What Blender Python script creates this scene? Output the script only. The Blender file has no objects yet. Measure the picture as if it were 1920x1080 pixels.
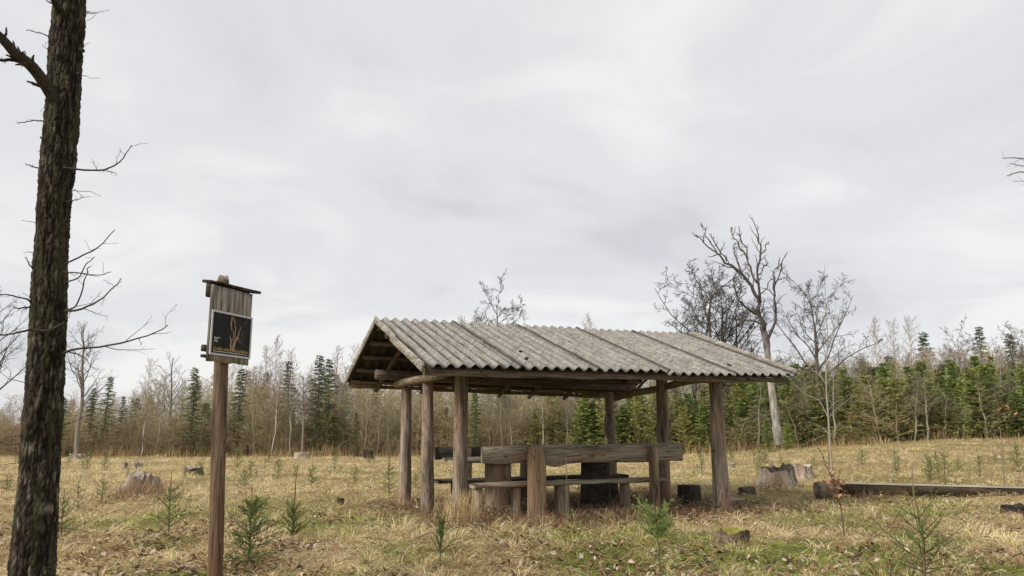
import bpy, math, random
import numpy as np
from mathutils import Vector

# ------------------------------------------------------------------ camera, world, light
sc = bpy.context.scene
FPX, PITCH, CZ = 1400.0, 0.180, 1.278
cam_d = bpy.data.cameras.new('camera'); cam = bpy.data.objects.new('camera', cam_d)
sc.collection.objects.link(cam); sc.camera = cam
cam_d.sensor_width = 36.0; cam_d.lens = 36.0 * FPX / 1920.0
cam_d.clip_start = 0.05; cam_d.clip_end = 2000
cam.location = (0, 0, CZ); cam.rotation_euler = (math.pi / 2 + PITCH, 0, 0)

SUN_EL, SUN_AZ = 42.0, 236.0          # azimuth clockwise from +Y
world = bpy.data.worlds.new('World'); sc.world = world; world.use_nodes = True
wt = world.node_tree; wt.nodes.clear()
def wn(t, **k):
    n = wt.nodes.new(t)
    for a, b in k.items(): setattr(n, a, b)
    return n
w_out = wn('ShaderNodeOutputWorld'); w_bg = wn('ShaderNodeBackground'); w_bg.inputs[1].default_value = 1.0
w_sky = wn('ShaderNodeTexSky', sky_type='NISHITA', sun_disc=False)
w_sky.sun_elevation = math.radians(SUN_EL); w_sky.sun_rotation = math.radians(SUN_AZ)
w_skys = wn('ShaderNodeVectorMath', operation='SCALE'); w_skys.inputs[3].default_value = 0.05
wt.links.new(w_sky.outputs[0], w_skys.inputs[0])
w_tc = wn('ShaderNodeTexCoord'); w_sep = wn('ShaderNodeSeparateXYZ'); wt.links.new(w_tc.outputs['Generated'], w_sep.inputs[0])
def wmath(op, a, b=None):
    n = wn('ShaderNodeMath', operation=op)
    for i, v in enumerate((a, b)):
        if v is None: continue
        if isinstance(v, (int, float)): n.inputs[i].default_value = v
        else: wt.links.new(v, n.inputs[i])
    return n.outputs[0]
zz = wmath('ADD', wmath('MAXIMUM', w_sep.outputs[2], 0.0), 0.22)
comb = wn('ShaderNodeCombineXYZ')
wt.links.new(wmath('DIVIDE', w_sep.outputs[0], zz), comb.inputs[0]); wt.links.new(wmath('DIVIDE', w_sep.outputs[1], zz), comb.inputs[1])
def wnoise(scale, detail, rough, off, sx=1.0, dist=0.0):
    m = wn('ShaderNodeMapping'); m.inputs['Location'].default_value = off; m.inputs['Scale'].default_value = (sx, 1, 1)
    wt.links.new(comb.outputs[0], m.inputs[0])
    n = wn('ShaderNodeTexNoise'); n.inputs['Scale'].default_value = scale; n.inputs['Detail'].default_value = detail
    n.inputs['Roughness'].default_value = rough; n.inputs['Distortion'].default_value = dist
    wt.links.new(m.outputs[0], n.inputs['Vector']); return n.outputs[0]
n1 = wnoise(0.62, 4, 0.5, (3.1, 1.7, 0), 0.8, 0.6)
n2 = wnoise(2.0, 6, 0.55, (7.3, 2.2, 0), 1.1, 0.9)
mixn = wmath('ADD', wmath('MULTIPLY', n1, 0.70), wmath('MULTIPLY', n2, 0.30))
ramp = wn('ShaderNodeValToRGB'); wt.links.new(mixn, ramp.inputs[0])
cr = ramp.color_ramp; cr.interpolation = 'EASE'
cr.elements[0].position = 0.37; cr.elements[0].color = (0.254, 0.256, 0.268, 1)
cr.elements[1].position = 0.61; cr.elements[1].color = (0.352, 0.348, 0.344, 1)
e = cr.elements.new(0.50); e.color = (0.304, 0.303, 0.309, 1)
w_mix = wn('ShaderNodeMix', data_type='RGBA'); w_mix.inputs[0].default_value = 0.93
wt.links.new(w_skys.outputs[0], w_mix.inputs[6]); wt.links.new(ramp.outputs[0], w_mix.inputs[7])
wt.links.new(w_mix.outputs[2], w_bg.inputs[0]); wt.links.new(w_bg.outputs[0], w_out.inputs[0])

sun_d = bpy.data.lights.new('sun', 'SUN'); sun_d.energy = 1.5; sun_d.angle = math.radians(20); sun_d.color = (1.0, 0.95, 0.87)
sun = bpy.data.objects.new('sun', sun_d); sc.collection.objects.link(sun)
_a, _e = math.radians(SUN_AZ), math.radians(SUN_EL)
sun.rotation_euler = Vector((math.sin(_a) * math.cos(_e), math.cos(_a) * math.cos(_e), math.sin(_e))).to_track_quat('Z', 'Y').to_euler()
sc.view_settings.view_transform = 'Standard'; sc.view_settings.look = 'None'
sc.view_settings.exposure = 1.40; sc.view_settings.gamma = 1.0; sc.view_settings.use_curve_mapping = False
sc.cycles.use_denoising = True; sc.cycles.denoiser = 'OPENIMAGEDENOISE'; sc.cycles.denoising_input_passes = 'RGB_ALBEDO_NORMAL'
sc.cycles.max_bounces = 6; sc.cycles.transparent_max_bounces = 8

# ------------------------------------------------------------------ numpy helpers
rng = np.random.default_rng(7)
def _hash(i, j, k, seed):
    h = (i.astype(np.int64) * 374761393 + j.astype(np.int64) * 668265263 + k.astype(np.int64) * 2147483647 + seed * 974634777) & 0xFFFFFFFF
    h = ((h ^ (h >> 13)) * 1274126177) & 0xFFFFFFFF
    h = h ^ (h >> 16)
    return (h & 0xFFFFFF) / float(0xFFFFFF)
def vn3(x, y, z, seed=0):
    x, y, z = np.broadcast_arrays(np.asarray(x, float), np.asarray(y, float), np.asarray(z, float))
    i, j, k = np.floor(x), np.floor(y), np.floor(z)
    fx, fy, fz = x - i, y - j, z - k
    fx, fy, fz = (f * f * (3 - 2 * f) for f in (fx, fy, fz))
    r = 0
    for a in (0, 1):
        for b in (0, 1):
            for c in (0, 1):
                w = (fx if a else 1 - fx) * (fy if b else 1 - fy) * (fz if c else 1 - fz)
                r = r + w * _hash(i + a, j + b, k + c, seed)
    return r
def vn(x, y, seed=0):
    return vn3(x, y, np.zeros(1), seed)
def fbm(x, y, seed=0, o=4):
    r = 0; a = .5; t = 0
    for q in range(o):
        r = r + a * vn(x * 2 ** q, y * 2 ** q, seed + q); t += a; a *= .5
    return r / t
def sstep(a, b, x):
    t = np.clip((x - a) / (b - a), 0, 1); return t * t * (3 - 2 * t)

YAW = .407; P0 = np.array([-.672, 10.33])
UU = np.array([math.cos(YAW), math.sin(YAW)]); VV = np.array([-UU[1], UU[0]])
def to_local(x, y):
    dx, dy = x - P0[0], y - P0[1]
    return dx * UU[0] + dy * UU[1], dx * VV[0] + dy * VV[1]

def hbase(x, y):
    """large shape of the clearing: flat round the shelter, sinking towards the wood, rising to the east"""
    x = np.asarray(x, float); y = np.asarray(y, float)
    a = x / np.maximum(y, 6.0)
    w = np.clip((a - .17) / .44, 0, 1)
    zl = -0.024 * np.clip(y - 14, 0, 36) + 0.008 * np.clip(y - 62, 0, 200)
    zr = 0.0175 * np.clip(y - 14, 0, 60)
    return zl * (1 - w) + zr * w
def hfun(x, y):
    x = np.asarray(x, float); y = np.asarray(y, float)
    s, t = to_local(x, y)
    flat = sstep(0, 1.6, np.maximum(np.maximum(-.6 - s, s - 4.9), np.maximum(-.8 - t, t - 3.3)))
    b = (fbm(x * .45, y * .45, 11, 3) - .5) * .20 + (fbm(x * 1.9, y * 1.9, 21, 3) - .5) * .10
    return hbase(x, y) + b * (.25 + .75 * flat) + (vn(x * 7, y * 7, 31) - .5) * .025
def H(x, y): return float(np.ravel(hfun(x, y))[0])

def ray(px, py):
    x = (px - 960) / FPX; u = (540 - py) / FPX
    c, s = math.cos(PITCH), math.sin(PITCH)
    return np.array([x, c - u * s, s + u * c])
def W(px, py, Y):
    r = ray(px, py); return np.array([0, 0, CZ]) + r * (Y / r[1])
def G(px, py):
    """where the sight line through a measured point meets the ground"""
    r = ray(px, py); lo = None
    Y = np.geomspace(4, 90, 700); X = r[0] / r[1] * Y; Z = CZ + r[2] / r[1] * Y
    d = Z - np.ravel(hbase(X, Y))
    k = np.where(d < 0)[0]
    y = Y[k[0]] if len(k) else 48.0
    x = r[0] / r[1] * y
    return np.array([x, y, H(x, y)])

# ------------------------------------------------------------------ objects
def link(o): sc.collection.objects.link(o); return o
def tag(o, label=None, cat=None, group=None, kind=None):
    for k, v in (('label', label), ('category', cat), ('group', group), ('kind', kind)):
        if v: o[k] = v
    return o
def empty(name, loc=(0, 0, 0), rz=0.0, **k):
    o = bpy.data.objects.new(name, None); o.location = [float(a) for a in loc]; o.rotation_euler = (0, 0, rz); o.empty_display_size = .1
    return tag(link(o), **k)
def mesh(name, V, F, mats, mi=None, col=None, smooth=False):
    """V (n,3); F list of (m,k) index arrays or a list of tuples"""
    me = bpy.data.meshes.new(name)
    V = np.asarray(V, dtype=np.float32)
    if isinstance(F, (list, tuple)) and len(F) and not isinstance(F[0], np.ndarray):
        me.from_pydata([tuple(map(float, v)) for v in V], [], [tuple(int(i) for i in f) for f in F])
    else:
        if isinstance(F, np.ndarray): F = [F]
        F = [f for f in F if len(f)]
        loops = np.concatenate([f.ravel() for f in F]).astype(np.int32)
        tot = np.concatenate([np.full(len(f), f.shape[1]) for f in F]).astype(np.int32)
        st = np.concatenate([[0], np.cumsum(tot)[:-1]]).astype(np.int32)
        me.vertices.add(len(V)); me.vertices.foreach_set('co', V.ravel())
        me.loops.add(len(loops)); me.loops.foreach_set('vertex_index', loops)
        me.polygons.add(len(tot)); me.polygons.foreach_set('loop_start', st); me.polygons.foreach_set('loop_total', tot)
        me.update(calc_edges=True)
    if not isinstance(mats, (list, tuple)): mats = [mats]
    for m in mats: me.materials.append(m)
    if mi is not None: me.polygons.foreach_set('material_index', np.asarray(mi, dtype=np.int32))
    if col is not None:
        a = me.color_attributes.new('Col', 'FLOAT_COLOR', 'POINT')
        c = np.ones((len(V), 4), np.float32); c[:, :3] = col; a.data.foreach_set('color', c.ravel())
    if smooth: me.polygons.foreach_set('use_smooth', np.ones(len(me.polygons), dtype=bool))
    me.update()
    return me
def obj(name, V, F, mats, parent=None, world=True, **k):
    """vertices given in world space are brought into the parent's frame (parents only carry place and turn about z)"""
    V = np.asarray(V, float)
    if parent is not None and world:
        off = np.array(parent.location); q_ = parent.parent
        while q_ is not None: off = off + np.array(q_.location); q_ = q_.parent
        V = V - off; c, s = math.cos(-parent.rotation_euler.z), math.sin(-parent.rotation_euler.z)
        V = np.stack([V[:, 0] * c - V[:, 1] * s, V[:, 0] * s + V[:, 1] * c, V[:, 2]], 1)
    tk = {a: k.pop(a) for a in ('label', 'cat', 'group', 'kind') if a in k}
    o = bpy.data.objects.new(name, mesh(name, V, F, mats, **k)); o.parent = parent
    return tag(link(o), **tk)
def dup(root, loc=None, rz=None, scale=None, label=None, group=None):
    r = root.copy(); link(r)
    if loc is not None: r.location = [float(a) for a in loc]
    if rz is not None: r.rotation_euler = (0, 0, rz)
    if scale is not None: r.scale = scale if hasattr(scale, '__len__') else (scale,) * 3
    if label: r['label'] = label
    if group: r['group'] = group
    elif group == '' and 'group' in r: del r['group']
    for ch in list(root.children):
        c = ch.copy(); link(c); c.parent = r
        for g in list(ch.children):
            d = g.copy(); link(d); d.parent = c
    return r

def tubes(P, R, S=3, caps=False, ellip=None):
    """P (N,K,3), R (N,K) -> verts, quads of N tubes with S sides"""
    N, K, _ = P.shape
    T = np.gradient(P, axis=1); T /= np.linalg.norm(T, axis=2, keepdims=True) + 1e-9
    T0 = T.mean(axis=1, keepdims=True)
    ref = np.where(np.abs(T0[..., 2:3]) > .8 * np.linalg.norm(T0, axis=2, keepdims=True), np.array([1., 0, 0]), np.array([0, 0, 1.]))
    A = np.cross(T, ref); A /= np.linalg.norm(A, axis=2, keepdims=True) + 1e-9
    B = np.cross(T, A)
    th = np.arange(S) * 2 * np.pi / S
    V = P[:, :, None, :] + R[:, :, None, None] * (A[:, :, None, :] * np.cos(th)[None, None, :, None] + B[:, :, None, :] * np.sin(th)[None, None, :, None])
    V = V.reshape(-1, 3)
    n = np.arange(N)[:, None, None] * K * S; k = np.arange(K - 1)[None, :, None] * S; s = np.arange(S)[None, None, :]; s2 = (s + 1) % S
    F = np.stack([n + k + s, n + k + s2, n + k + S + s2, n + k + S + s], -1).reshape(-1, 4)
    Fs = [F]
    if caps:
        for kk in (0, K - 1):
            c = np.arange(N)[:, None] * K * S + kk * S + np.arange(S)[None]
            Fs.append(c[:, ::-1] if kk == 0 else c)
    return V, Fs
def join(parts):
    """[(V, [F...]), ...] -> V, [F...] merged"""
    Vs, Fs, o = [], {}, 0
    for V, F in parts:
        if isinstance(F, np.ndarray): F = [F]
        for f in F: Fs.setdefault(f.shape[1], []).append(f + o)
        Vs.append(V); o += len(V)
    return np.concatenate(Vs), [np.concatenate(v) for v in Fs.values()]
def poly(pts, K):
    """resample a polyline smoothly to K points (Catmull-Rom)"""
    p = np.asarray(pts, float); n = len(p)
    q = np.vstack([2 * p[0] - p[1], p, 2 * p[-1] - p[-2]])
    t = np.linspace(0, n - 1 - 1e-6, K); i = t.astype(int); f = (t - i)[:, None]
    a, b, c, d = q[i], q[i + 1], q[i + 2], q[i + 3]
    return .5 * (2 * b + (c - a) * f + (2 * a - 5 * b + 4 * c - d) * f ** 2 + (3 * b - a - 3 * c + d) * f ** 3)
def kids(r, P, R, n, t0, t1, ang, lenf, K=4, up=.0, wig=.15, rf=.5, rmin=.004, taper=.3, L=None, tw=.55):
    """side shoots off every polyline of P"""
    N, Kp, _ = P.shape
    idx = np.repeat(np.arange(N), n)
    i = np.tile(np.arange(n), N)
    t = t0 + (t1 - t0) * (i + r.random(N * n)) / n
    f = t * (Kp - 1) - 1e-6; i0 = np.clip(f.astype(int), 0, Kp - 2); f = (f - i0)[:, None]
    p = P[idx, i0] * (1 - f) + P[idx, i0 + 1] * f
    rr = R[idx, i0] * (1 - f[:, 0]) + R[idx, i0 + 1] * f[:, 0]
    T = P[idx, i0 + 1] - P[idx, i0]; T /= np.linalg.norm(T, axis=1, keepdims=True) + 1e-9
    plen = np.linalg.norm(np.diff(P, axis=1), axis=2).sum(1)[idx]
    if L is None: L = plen * lenf * (1 - tw * t) * r.uniform(.6, 1.25, N * n)
    else: L = L(t) * r.uniform(.75, 1.2, N * n)
    ph = r.uniform(0, 2 * np.pi) + i * 2.4 + r.uniform(-.6, .6, N * n) + r.uniform(0, 6.28, N)[idx]
    ref = np.where(np.abs(T[:, 2:3]) > .9, np.array([[1., 0, 0]]), np.array([[0, 0, 1.]]))
    A = np.cross(T, ref); A /= np.linalg.norm(A, axis=1, keepdims=True) + 1e-9; B = np.cross(T, A)
    an = (np.radians(ang) * r.uniform(.75, 1.25, N * n))[:, None]
    D = T * np.cos(an) + (A * np.cos(ph)[:, None] + B * np.sin(ph)[:, None]) * np.sin(an)
    out = np.zeros((N * n, K, 3)); out[:, 0] = p; st = (L / (K - 1))[:, None]
    for k in range(1, K):
        D = D + r.normal(0, wig, D.shape); D[:, 2] += up; D /= np.linalg.norm(D, axis=1, keepdims=True)
        out[:, k] = out[:, k - 1] + D * st
    r0 = np.maximum(rr * rf, rmin)
    RR = r0[:, None] * np.linspace(1, taper, K)[None]
    return out, np.maximum(RR, rmin * .6), idx, t

# ------------------------------------------------------------------ materials
class NT:
    def __init__(s, name):
        s.m = bpy.data.materials.new(name); s.m.use_nodes = True; s.t = s.m.node_tree; s.b = s.t.nodes['Principled BSDF']; s.o = s.t.nodes['Material Output']
        s.tc = s.n('ShaderNodeTexCoord')
    def n(s, t, **k):
        n = s.t.nodes.new(t)
        for a, b in k.items(): setattr(n, a, b)
        return n
    def L(s, a, b): s.t.links.new(a, b)
    def vec(s, scale=(1, 1, 1), src='Object', loc=(0, 0, 0), vec=None):
        m = s.n('ShaderNodeMapping'); m.inputs['Scale'].default_value = scale; m.inputs['Location'].default_value = loc
        s.L(vec or s.tc.outputs[src], m.inputs[0]); return m.outputs[0]
    def noise(s, v, scale=1, detail=4, rough=.55, dist=0.):
        n = s.n('ShaderNodeTexNoise'); s.L(v, n.inputs['Vector'])
        n.inputs['Scale'].default_value = scale; n.inputs['Detail'].default_value = detail; n.inputs['Roughness'].default_value = rough; n.inputs['Distortion'].default_value = dist
        return n.outputs[0]
    def ramp(s, f, stops):
        n = s.n('ShaderNodeValToRGB'); s.L(f, n.inputs[0]); e = n.color_ramp.elements
        e[0].position, e[0].color = stops[0][0], (*stops[0][1], 1); e[1].position, e[1].color = stops[-1][0], (*stops[-1][1], 1)
        for p, c in stops[1:-1]: q = e.new(p); q.color = (*c, 1)
        return n.outputs[0]
    def mix(s, f, a, b, mode='MIX'):
        n = s.n('ShaderNodeMix', data_type='RGBA', blend_type=mode)
        for i, v in ((0, f), (6, a), (7, b)):
            if isinstance(v, (int, float)): n.inputs[i].default_value = v
            elif isinstance(v, tuple): n.inputs[i].default_value = (*v, 1)
            else: s.L(v, n.inputs[i])
        return n.outputs[2]
    def math(s, op, a, b):
        n = s.n('ShaderNodeMath', operation=op)
        for i, v in enumerate((a, b)):
            if isinstance(v, (int, float)): n.inputs[i].default_value = v
            else: s.L(v, n.inputs[i])
        return n.outputs[0]
    def done(s, col, rough=.85, bump=None, dist=.01, strength=.6, spec=.25):
        if isinstance(col, tuple): s.b.inputs['Base Color'].default_value = (*col, 1)
        else: s.L(col, s.b.inputs['Base Color'])
        s.b.inputs['Roughness'].default_value = rough; s.b.inputs['Specular IOR Level'].default_value = spec
        if bump is not None:
            n = s.n('ShaderNodeBump'); n.inputs['Strength'].default_value = strength; n.inputs['Distance'].default_value = dist
            s.L(bump, n.inputs['Height']); s.L(n.outputs[0], s.b.inputs['Normal'])
        return s.m
G3 = lambda v: (v, v, v)
def wood_mat(name, dark, mid, light, axis='z', red=None, fine=90, crack=True):
    t = NT(name); lo, hi = 1.1, fine
    sc_ = {'z': (hi, hi, lo * 3), 'x': (lo * 3, hi, hi), 'y': (hi, lo * 3, hi)}[axis]
    sm = {'z': (9, 9, 1.3), 'x': (1.3, 9, 9), 'y': (9, 1.3, 9)}[axis]
    oi = t.n('ShaderNodeObjectInfo')
    add = t.n('ShaderNodeVectorMath', operation='ADD'); t.L(t.tc.outputs['Object'], add.inputs[0])
    cx = t.n('ShaderNodeCombineXYZ'); r7 = t.math('MULTIPLY', oi.outputs['Random'], 13.0)
    for q in range(3): t.L(r7, cx.inputs[q])
    t.L(cx.outputs[0], add.inputs[1]); v0 = add.outputs[0]
    g = t.noise(t.vec(sc_, vec=v0), 1, 6, .65, .3)
    b = t.noise(t.vec(sm, vec=v0), 1, 4, .55, .4)
    base = t.ramp(b, [(.30, dark), (.5, mid), (.72, light)])
    c = t.mix(.75, base, t.ramp(g, [(.34, G3(.22)), (.60, G3(1.25))]), 'MULTIPLY')
    vo = t.n('ShaderNodeTexVoronoi'); vo.inputs['Scale'].default_value = 1.0; t.L(t.vec({'z': (5, 5, 2.6), 'x': (2.6, 5, 5), 'y': (5, 2.6, 5)}[axis], vec=v0), vo.inputs['Vector'])
    c = t.mix(1., c, t.ramp(vo.outputs['Distance'], [(.05, G3(.25)), (.12, G3(1))]), 'MULTIPLY')      # knots
    if red:
        k = t.noise(t.vec(tuple(a * .55 for a in sm), vec=v0, loc=(4, 2, 7)), 1, 3, .5)
        c = t.mix(t.ramp(k, [(.5, G3(0)), (.64, G3(.8))]), c, t.mix(.5, red, t.ramp(g, [(.3, G3(.4)), (.6, G3(1.1))]), 'MULTIPLY'))
    h = g
    if crack:
        cs = {'z': (22, 22, .9), 'x': (.9, 22, 22), 'y': (22, .9, 22)}[axis]
        k = t.noise(t.vec(cs, vec=v0, loc=(9, 1, 3)), 1, 2, .5, .2)
        cr_ = t.ramp(k, [(.484, G3(1)), (.5, G3(.12)), (.516, G3(1))])
        c = t.mix(1.0, c, cr_, 'MULTIPLY'); h = t.mix(.6, g, cr_, 'MULTIPLY')
    return t.done(c, .88, h, .006, .8, .2)
M = {}
M['post'] = wood_mat('post_wood', (.13, .10, .075), (.27, .215, .165), (.46, .39, .31), 'z', (.33, .205, .135))
M['postdark'] = wood_mat('sign_post_wood', (.07, .05, .036), (.14, .095, .062), (.25, .18, .125), 'z', (.17, .095, .055))
M['beam'] = wood_mat('beam_wood', (.10, .075, .055), (.17, .13, .10), (.27, .21, .16), 'x')
M['crossbeam'] = wood_mat('cross_beam_wood', (.14, .105, .07), (.25, .19, .125), (.36, .28, .19), 'y')
M['rafter'] = wood_mat('rafter_wood', (.07, .048, .034), (.13, .09, .064), (.21, .155, .11), 'y')
M['board'] = wood_mat('grey_board', (.21, .185, .15), (.32, .285, .235), (.42, .385, .32), 'y', fine=70)
M['bench'] = wood_mat('bench_wood', (.20, .17, .125), (.32, .275, .205), (.45, .395, .305), 'x', (.30, .19, .13))
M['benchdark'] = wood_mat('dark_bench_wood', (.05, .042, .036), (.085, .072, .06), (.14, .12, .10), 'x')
M['benchleg'] = wood_mat('bench_post_wood', (.17, .125, .085), (.31, .235, .16), (.46, .375, .27), 'z', (.37, .225, .13))
M['signplank'] = wood_mat('sign_plank', (.13, .105, .085), (.33, .29, .24), (.52, .47, .40), 'z', fine=120)
M['signroof'] = wood_mat('sign_roof_wood', (.035, .028, .024), (.07, .056, .048), (.11, .09, .08), 'x')
M['stump'] = wood_mat('stump_wood', (.17, .14, .115), (.34, .29, .235), (.55, .48, .39), 'z', (.30, .20, .14))
M['stumptop'] = wood_mat('stump_top', (.30, .24, .17), (.46, .39, .29), (.60, .53, .42), 'x')
M['stumpdark'] = wood_mat('stump_dark', (.02, .016, .013), (.045, .035, .028), (.09, .07, .055), 'z')
M['log'] = wood_mat('log_wood', (.06, .045, .032), (.13, .095, .065), (.24, .185, .13), 'x')
M['logtop'] = wood_mat('log_top', (.28, .25, .215), (.38, .345, .30), (.50, .46, .40), 'x')

def roof_mat():
    t = NT('corrugated_fibre_cement'); oi = t.n('ShaderNodeObjectInfo')
    add = t.n('ShaderNodeVectorMath', operation='ADD'); t.L(t.tc.outputs['Object'], add.inputs[0])
    cx = t.n('ShaderNodeCombineXYZ'); r7 = t.math('MULTIPLY', oi.outputs['Random'], 9.0)
    for q in range(3): t.L(r7, cx.inputs[q])
    t.L(cx.outputs[0], add.inputs[1]); v0 = add.outputs[0]
    a = t.noise(t.vec((7, 16, 16), vec=v0), 1, 7, .7, .6)       # stains that run across the waves
    b = t.noise(t.vec((2.2, 1.6, 1.6), vec=v0), 1, 3, .5)
    s = t.noise(t.vec((120, 120, 120), vec=v0), 1, 3, .6)
    c = t.ramp(a, [(.34, (.12, .113, .104)), (.46, (.235, .225, .208)), (.60, (.31, .30, .28)), (.74, (.43, .42, .395))])
    c = t.mix(t.ramp(b, [(.56, G3(0)), (.72, G3(.45))]), c, (.33, .275, .235))
    l = t.noise(t.vec((9, 9, 9), vec=v0, loc=(3, 3, 3)), 1, 6, .75)
    c = t.mix(t.ramp(l, [(.56, G3(0)), (.66, G3(.55))]), c, (.43, .44, .33))
    c = t.mix(t.ramp(l, [(.30, G3(.75)), (.38, G3(0))]), c, (.13, .115, .095))
    rn = t.noise(t.vec((30, 2.0, 2.0), vec=v0, loc=(1, 5, 2)), 1, 5, .65, .3); c = t.mix(.55, c, t.ramp(rn, [(.34, G3(.42)), (.6, G3(1.12))]), 'MULTIPLY')      # run-off streaks down the slope
    c = t.mix(.35, c, t.ramp(s, [(.3, G3(.5)), (.7, G3(1.25))]), 'MULTIPLY')
    at = t.n('ShaderNodeAttribute', attribute_name='Col'); c = t.mix(1., c, at.outputs[0], 'MULTIPLY')   # grime lying in the troughs, plus shade painted along the laps and underside
    return t.done(c, .92, s, .003, .5, .15)
M['roof'] = roof_mat()

def bark_mat():
    t = NT('rough_bark'); at = t.n('ShaderNodeAttribute', attribute_name='Col')
    a = t.noise(t.vec((70, 70, 22)), 1, 5, .65, .4)
    b = t.noise(t.vec((3.5, 3.5, 1.6)), 1, 3, .5)
    c = t.mix(t.ramp(b, [(.42, G3(0)), (.62, G3(.6))]), at.outputs[0], t.mix(1., at.outputs[0], (1.05, 1.12, .80), 'MULTIPLY'))
    c = t.mix(.7, c, t.ramp(a, [(.32, G3(.35)), (.66, G3(1.35))]), 'MULTIPLY')
    return t.done(c, .95, a, .008, .9, .12)
M['bark'] = bark_mat()
def attr_mat(name, rough=.9, trans=0., jit=.0, spec=.15, tcol=(1, 1, 1)):
    t = NT(name); at = t.n('ShaderNodeAttribute', attribute_name='Col'); c = at.outputs[0]
    if jit:
        oi = t.n('ShaderNodeObjectInfo')
        c = t.mix(1., c, t.ramp(oi.outputs['Random'], [(0., (1 - jit, 1 - jit * .8, 1 - jit * .6)), (.5, G3(1)), (1., (1 + jit, 1 + jit * .75, 1 - jit * .2))]), 'MULTIPLY')
    m = t.done(c, rough, spec=spec)
    if trans:
        tr = t.n('ShaderNodeBsdfTranslucent'); t.L(c, tr.inputs[0]); mx = t.n('ShaderNodeMixShader'); mx.inputs[0].default_value = trans
        t.L(t.b.outputs[0], mx.inputs[1]); t.L(tr.outputs[0], mx.inputs[2]); t.L(mx.outputs[0], t.o.inputs[0])
    return m
M['grass'] = attr_mat('dry_grass', .8, .3)
M['leaf'] = attr_mat('dead_leaf', .7, .2)
M['needle'] = attr_mat('needles', .6, .22, .22, .3)
M['twig'] = attr_mat('twigs', .85, 0, .22)
M['trunk'] = attr_mat('trunk_bark', .9, 0, .15)
def ground_mat():
    t = NT('matted_ground'); at = t.n('ShaderNodeAttribute', attribute_name='Col')
    a = t.noise(t.vec((9, 9, 9)), 1, 8, .7, .6); b = t.noise(t.vec((45, 45, 45)), 1, 5, .7)
    c = t.mix(.85, at.outputs[0], t.ramp(a, [(.3, (.35, .30, .25)), (.6, (1.15, 1.1, 1.0))]), 'MULTIPLY')
    c = t.mix(.6, c, t.ramp(b, [(.34, G3(.4)), (.62, G3(1.2))]), 'MULTIPLY')
    return t.done(c, .95, b, .03, .8, .1)
M['ground'] = ground_mat()
def plain(name, col, rough=.6, spec=.3):
    t = NT(name); n = t.noise(t.vec((30, 30, 30)), 1, 4, .6)
    c = t.mix(.5, col, t.ramp(n, [(.3, G3(.75)), (.7, G3(1.15))]), 'MULTIPLY'); return t.done(c, rough, spec=spec)
M['frame'] = plain('white_frame', (.55, .55, .57)); M['txt'] = plain('white_print', (.75, .75, .75)); M['txty'] = plain('yellow_print', (.62, .42, .10))
M['artbark'] = plain('printed_tree', (.34, .215, .14)); M['moss'] = plain('moss', (.20, .19, .03), .95)
def poster_mat():
    t = NT('poster_print'); a = t.noise(t.vec((9, 9, 5)), 1, 5, .6, .8)
    c = t.ramp(a, [(.36, (.006, .006, .006)), (.58, (.020, .018, .015)), (.76, (.10, .095, .085))]); return t.done(c, .45, spec=.12)
M['poster'] = poster_mat()

# ------------------------------------------------------------------ ground
def ground_color(X, Y):
    n1 = np.ravel(fbm(X * .35, Y * .35, 41, 3)); n2 = np.ravel(fbm(X * 1.3 + 9, Y * 1.3, 51, 3)); n3 = np.ravel(fbm(X * .8, Y * .8 + 30, 61, 3))
    return n1, n2, n3
STRAW = np.array([.72, .56, .29]); PALE = np.array([.87, .77, .50]); TAN = np.array([.47, .33, .17]); BROWN = np.array([.25, .15, .085]); GREEN = np.array([.20, .25, .05]); LIME = np.array([.46, .50, .11])
def cover(X, Y):
    """what grows where: shares of green and of brown litter"""
    X = np.asarray(X, float); Y = np.asarray(Y, float)
    n1, n2, n3 = ground_color(X, Y)
    s, t = to_local(X, Y)
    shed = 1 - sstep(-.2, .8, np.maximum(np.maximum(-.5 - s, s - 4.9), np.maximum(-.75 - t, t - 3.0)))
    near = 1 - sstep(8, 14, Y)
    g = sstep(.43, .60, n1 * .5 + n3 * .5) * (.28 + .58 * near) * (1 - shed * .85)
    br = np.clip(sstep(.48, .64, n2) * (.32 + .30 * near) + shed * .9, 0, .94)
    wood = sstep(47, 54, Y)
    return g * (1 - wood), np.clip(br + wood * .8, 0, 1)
def build_ground():
    def axis(a0, a1, n, c, k):
        u = np.linspace(math.asinh((a0 - c) / k), math.asinh((a1 - c) / k), n); return c + k * np.sinh(u)
    xs = axis(-420, 420, 340, 0, 5.5); ys = axis(-60, 520, 340, 8.5, 5.0)
    X, Y = np.meshgrid(xs, ys); x, y = X.ravel(), Y.ravel()
    z = np.ravel(hfun(x, y)); V = np.stack([x, y, z], 1)
    g, b = cover(x, y)
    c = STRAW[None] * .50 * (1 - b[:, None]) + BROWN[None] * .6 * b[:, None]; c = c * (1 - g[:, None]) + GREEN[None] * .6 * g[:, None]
    i = np.arange(339)[:, None] * 340 + np.arange(339)[None]; F = np.stack([i, i + 1, i + 341, i + 340], -1).reshape(-1, 4)
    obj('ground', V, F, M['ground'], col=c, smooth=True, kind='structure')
build_ground()

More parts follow.
